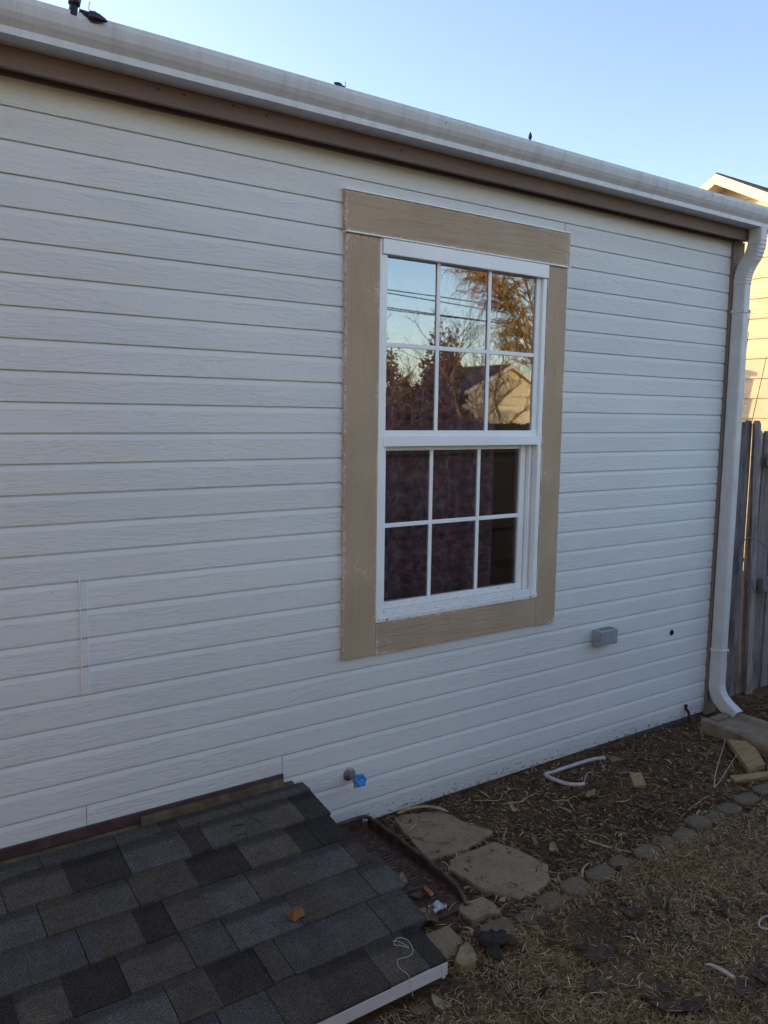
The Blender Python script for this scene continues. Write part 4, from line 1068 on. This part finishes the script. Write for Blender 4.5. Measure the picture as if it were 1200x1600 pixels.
def willow(x, y, h, label, seed):
    rr = random.Random(seed); e = tag(empty('bare_tree', (x, y, 0)), label, 'tree', 'bare trees across the yards')
    tk = MB(); cr = MB(); top = Vector((x, y, h * .30))
    tk.tube([(x, y, -.1), (x + .05, y, h * .15), top], [.20, .16, .12], 8)
    for i in range(10):
        a = i * .628 + rr.uniform(-.25, .25); out = rr.uniform(.16, .34) * h; hh = h * rr.uniform(.30, .62)
        P = spline([top, top + Vector((math.cos(a) * out * .35, math.sin(a) * out * .35, hh * .5)), top + Vector((math.cos(a) * out * .75, math.sin(a) * out * .75, hh * .85)), top + Vector((math.cos(a) * out * 1.1, math.sin(a) * out * 1.1, hh))], 5)
        n = len(P); tk.tube(P, [.045 * (1 - .8 * k_ / n) for k_ in range(n)], 5, cap=False)
        for q in range(26):
            p = P[int(n * (.22 + .77 * rr.random())) - 1]; b_ = a + rr.uniform(-1.3, 1.3); L = rr.uniform(.5, 1.25)
            Q = spline([p, p + Vector((math.cos(b_) * L * .5, math.sin(b_) * L * .5, L * .35)), p + Vector((math.cos(b_) * L, math.sin(b_) * L, L * .30))], 4); m_ = len(Q)
            cr.tube(Q, [.022 * (1 - .7 * k_ / m_) for k_ in range(m_)], 4, cap=False)
            for w_ in range(12):
                p2 = Q[rr.randrange(2, m_)]; c_ = b_ + rr.uniform(-1.2, 1.2); D = rr.uniform(-.25, .55); o = rr.uniform(.2, .6)
                cr.tube([p2, p2 + Vector((math.cos(c_) * o * .6, math.sin(c_) * o * .6, .10)), p2 + Vector((math.cos(c_) * o, math.sin(c_) * o, -D * .4)), p2 + Vector((math.cos(c_) * o * 1.1, math.sin(c_) * o * 1.1, -D))], [.009, .008, .006, .003], 3, cap=False)
    tk.build('trunk', 'tree_bark_gold', e); cr.build('crown', 'tree_bark_gold', e)
willow(17.6, -14.2, 8.2, 'tall golden lit bare tree with drooping twigs reflected at the right of the upper panes', 11)
bare_tree(17.2, -17.0, 5.6, 'dark bare tree reflected in front of the cream gable', 21, 'tree_bark', .6, 0, 7, 3)
bare_tree(20.5, -19.0, 5.4, 'lit bare tree reflected right of the cream gable', 22, 'tree_bark_gold', .6, 0, 7, 3)
bare_tree(16.4, -20.5, 5.2, 'small bare tree reflected at the left of the upper panes', 12, 'tree_bark', .5, 0, 6, 3)
bare_tree(21.5, -33, 8.0, 'bare tree far behind the reflected evergreens', 13, 'tree_bark', .5, .1, 6, 3)
bare_tree(27.0, -38, 9.0, 'bare tree far behind the reflected cream house', 14, 'tree_bark', .55, .1, 6, 3)
bare_tree(9.0, -26, 8.0, 'bare tree across the yards behind the camera, left of the evergreens', 15, 'tree_bark', .5, .05, 6, 3)
bare_tree(-8.0, -22, 9.0, 'bare tree behind and far left of the camera', 16, 'tree_bark', .5, .05, 6, 3)
def evergreen(x, y, h, rad, label, seed):
    e = tag(empty('evergreen_tree', (x, y, 0)), label, 'tree', 'evergreens across the yards')
    MB().tube([(x, y, -.1), (x, y, h * .95)], [.12, .02], 7).build('trunk', 'tree_bark', e)
    rr = random.Random(seed); blobs = []
    for i in range(16):
        u = i / 15; z = h * (.12 + .85 * u); r_ = rad * (1 - u) * .9 + .10
        for q in range(max(2, int(6 * (1 - u)) + 1)):
            a = rr.uniform(0, 6.28); blobs.append(((x + math.cos(a) * r_ * .65, y + math.sin(a) * r_ * .65, z + rr.uniform(-.15, .15)), (r_ * .5, r_ * .5, .30)))
    leafcloud('crown', blobs, 13000, .085, [(.10, .075, .03), (.14, .10, .04), (.06, .05, .025), (.17, .11, .05)], e, seed)
for i, (x, y, h, rd, lab) in enumerate([(18.2, -20.0, 5.0, 1.7, 'broad evergreen reflected left of the middle pane'), (20.4, -22.5, 5.3, 1.1, 'first pointed evergreen reflected in the middle pane'), (21.6, -23.5, 5.3, .9, 'second pointed evergreen reflected in the middle pane'),
        (22.9, -24.5, 5.3, .9, 'third pointed evergreen reflected near the golden tree'), (15.6, -19.0, 4.3, 1.9, 'low wide evergreen reflected at the left edge of the panes')]):
    evergreen(x, y, h, rd, lab, 30 + i)
def shrub(x, y, h, rad, label, seed, cols):
    e = tag(empty('large_shrub', (x, y, 0)), label, 'shrub', 'shrubs across the yard')
    rr = random.Random(seed); mb = MB()
    for q in range(9):
        a = rr.uniform(0, 6.28); mb.tube([(x, y, -.05), (x + math.cos(a) * rad * .4, y + math.sin(a) * rad * .4, h * .5), (x + math.cos(a) * rad * .8, y + math.sin(a) * rad * .8, h * .9)], [.03, .02, .006], 5)
    mb.build('stem', 'twig_dark', e)
    blobs = [((x + rr.uniform(-.6, .6) * rad, y + rr.uniform(-.6, .6) * rad, h * rr.uniform(.25, .82)), (rad * .42, rad * .42, h * .2)) for q in range(12)]
    leafcloud('crown', blobs, 12000, .036, cols, e, seed)
DK = [(.045, .030, .026), (.06, .042, .026), (.035, .026, .03), (.085, .055, .03)]
for i, (x, y, h, rd, lab) in enumerate([(7.6, -8.6, 2.55, 1.0, 'dark shrub reflected at the lower left of the upper panes'), (9.2, -9.3, 2.55, 1.1, 'dark shrub reflected in the lower middle pane'), (10.4, -10.0, 2.0, .8, 'lower dark shrub reflected beside the cream house'), (12.4, -11.0, 1.75, .9, 'low dark shrub reflected under the cream house gable'), (14.3, -12.2, 1.75, .9, 'low dark shrub reflected at the right edge of the panes'), (6.0, -8.2, 2.4, 1.0, 'dark shrub behind the camera, left of the reflected ones'), (4.2, -8.0, 2.3, 1.0, 'dark shrub straight across the yard from the window')]):
    shrub(x, y, h, rd, lab, 60 + i, DK)

# ------------------------------------------------------------------ neighbouring houses
def gable_house(name_lab, x0, x1, y0, y1, eave, ridge, axis, over=.3, sid=.235, boards_on=None, cat='house'):
    """ridge along axis; siding boards on one gable wall"""
    e = tag(empty('house', ((x0 + x1) / 2, (y0 + y1) / 2, 0)), name_lab, cat)
    mb = MB()
    if axis == 'x':
        ym = (y0 + y1) / 2
        for x in (x0, x1): pass
        V = [(x0, y0, -.1), (x0, y1, -.1), (x0, y1, eave), (x0, ym, ridge), (x0, y0, eave), (x1, y0, -.1), (x1, y1, -.1), (x1, y1, eave), (x1, ym, ridge), (x1, y0, eave)]
    else:
        xm = (x0 + x1) / 2
        V = [(x0, y1, -.1), (x1, y1, -.1), (x1, y1, eave), (xm, y1, ridge), (x0, y1, eave), (x0, y0, -.1), (x1, y0, -.1), (x1, y0, eave), (xm, y0, ridge), (x0, y0, eave)]
    mb.add(V, [(0, 4, 3, 2, 1), (5, 6, 7, 8, 9), (0, 5, 9, 4), (1, 2, 7, 6), (4, 9, 8, 3), (2, 3, 8, 7)])
    wl = mb.build('wall', 'neighbour_cream', e)
    # roof slabs with overhang
    for sgn in (-1, 1):
        rb = MB(); fb_ = MB()
        if axis == 'x':
            ym = (y0 + y1) / 2; half = (y1 - y0) / 2; sl_ = (ridge - eave) / half
            ya = ym; yb_ = ym + sgn * (half + over); za = ridge + .02; zb_ = ridge + .02 - sl_ * (half + over)
            V = [(x0 - over, ya, za), (x1 + over, ya, za), (x1 + over, yb_, zb_), (x0 - over, yb_, zb_)]
            fV = [(x0 - over - .022, ya, za - .09), (x0 - over - .022, ya, za + .03), (x0 - over - .022, yb_, zb_ + .03), (x0 - over - .022, yb_, zb_ - .09),
                  (x0 - over - .002, ya, za - .09), (x0 - over - .002, ya, za + .03), (x0 - over - .002, yb_, zb_ + .03), (x0 - over - .002, yb_, zb_ - .09)]
            sV = [(x0 - over, ya, za - .06), (x0, ya, za - .06), (x0, yb_, zb_ - .06), (x0 - over, yb_, zb_ - .06)]
        else:
            xm = (x0 + x1) / 2; half = (x1 - x0) / 2; sl_ = (ridge - eave) / half
            xa_ = xm; xb_ = xm + sgn * (half + over); za = ridge + .02; zb_ = ridge + .02 - sl_ * (half + over)
            V = [(xa_, y0 - over, za), (xa_, y1 + over, za), (xb_, y1 + over, zb_), (xb_, y0 - over, zb_)]
            fV = [(xa_, y1 + over + .022, za - .15), (xa_, y1 + over + .022, za + .03), (xb_, y1 + over + .022, zb_ + .03), (xb_, y1 + over + .022, zb_ - .15),
                  (xa_, y1 + over + .002, za - .15), (xa_, y1 + over + .002, za + .03), (xb_, y1 + over + .002, zb_ + .03), (xb_, y1 + over + .002, zb_ - .15)]
            sV = [(xa_, y1 + over, za - .10), (xa_, y1, za - .10), (xb_, y1, zb_ - .10), (xb_, y1 + over, zb_ - .10)]
        V2 = [Vector(p) + Vector((0, 0, .05)) for p in V]
        rb.add(V + V2, [(0, 1, 2, 3), (7, 6, 5, 4), (0, 3, 7, 4), (1, 5, 6, 2), (3, 2, 6, 7), (0, 4, 5, 1)])
        ro = rb.build('roof', 'roof_grey', e)
        fb_.add(fV, [(0, 1, 2, 3), (7, 6, 5, 4), (0, 3, 7, 4), (1, 5, 6, 2), (3, 2, 6, 7), (0, 4, 5, 1)]); fb_.build('rake_board', 'neighbour_white', ro)
        so = MB().add(sV, [(0, 1, 2, 3)]).build('soffit', 'neighbour_cream', ro)
    # siding courses on the gable wall
    z = -.05
    while z < ridge - .1:
        z1 = min(z + sid, ridge - .02)
        def halfw(zz_):
            h_ = ((y1 - y0) if axis == 'x' else (x1 - x0)) / 2
            return h_ if zz_ <= eave else h_ * (ridge - zz_) / (ridge - eave)
        ha, hb_ = halfw(z), halfw(z1)
        if axis == 'x':
            c0 = (y0 + y1) / 2; V = [(x0 - .022, c0 - ha, z), (x0 - .022, c0 + ha, z), (x0 - .004, c0 + hb_, z1), (x0 - .004, c0 - hb_, z1), (x0 - .002, c0 - ha, z), (x0 - .002, c0 + ha, z), (x0 - .002, c0 + hb_, z1), (x0 - .002, c0 - hb_, z1)]
        else:
            c0 = (x0 + x1) / 2; V = [(c0 + ha, y1 + .022, z), (c0 - ha, y1 + .022, z), (c0 - hb_, y1 + .004, z1), (c0 + hb_, y1 + .004, z1), (c0 + ha, y1 + .002, z), (c0 - ha, y1 + .002, z), (c0 - hb_, y1 + .002, z1), (c0 + hb_, y1 + .002, z1)]
        MB().add(V, [(0, 1, 2, 3)[::-1], (4, 5, 6, 7), (0, 1, 5, 4), (1, 2, 6, 5), (3, 0, 4, 7)]).build('siding_board', 'neighbour_cream', wl)
        z += sid
    return e
nb = gable_house('sunlit cream neighbouring house with white gable rake beyond the gutter end', 9.35, 19.0, -1.2, 7.6, 2.36, 4.66, 'x')
rh = gable_house('small cream gabled house across the yards, reflected in the window', 23.6, 29.6, -28.6, -25.2, 2.75, 4.15, 'y', cat='house')
bh = gable_house('tan gabled house added unseen behind the camera to shade the lower white wall', -9.0, 2.4, -13.0, -5.0, 3.4, 6.0, 'y', boards_on='brown')  # added out of view: shades the lower wall, bounces warm light higher up
for ch in [bh] + list(bh.children_recursive):
    if ch.type == 'MESH' and ch.data.materials[0].name == 'neighbour_cream': ch.data.materials[0] = MATS['added_house_brown']
# overhead wires on two poles
for (px_, py_, lab) in ((2.0, -15.6, 'left wooden utility pole behind the camera'), (44.0, -17.4, 'right wooden utility pole behind the camera')):
    po = tag(empty('utility_pole', (px_, py_, 0)), lab, 'utility pole', 'utility poles')
    MB().tube([(px_, py_, -.3), (px_, py_, 7.8)], [.14, .10], 10).build('pole', 'pole_wood', po)
    MB().box((px_ - .06, py_ - .9, 5.30), (px_ + .06, py_ + .9, 5.42)).build('crossarm', 'pole_wood', po)
for i, (za, zb_, dy) in enumerate(((5.42, 5.30, -.2), (5.55, 4.4, .1), (4.92, 4.80, -.5), (4.98, 4.35, .3))):
    pts = []
    for q in range(31):
        u = q / 30; pts.append((2.0 + 42 * u, -15.6 - 1.8 * u + dy, za + (zb_ - za) * u - .12 * 4 * u * (1 - u)))
    tag(MB().tube(pts, .016, 5).build('overhead_wire', 'wire_black'), '%s overhead wire reflected in the upper window panes' % ['uppermost', 'second highest', 'third highest', 'lowest'][i], 'wire', 'overhead wires')
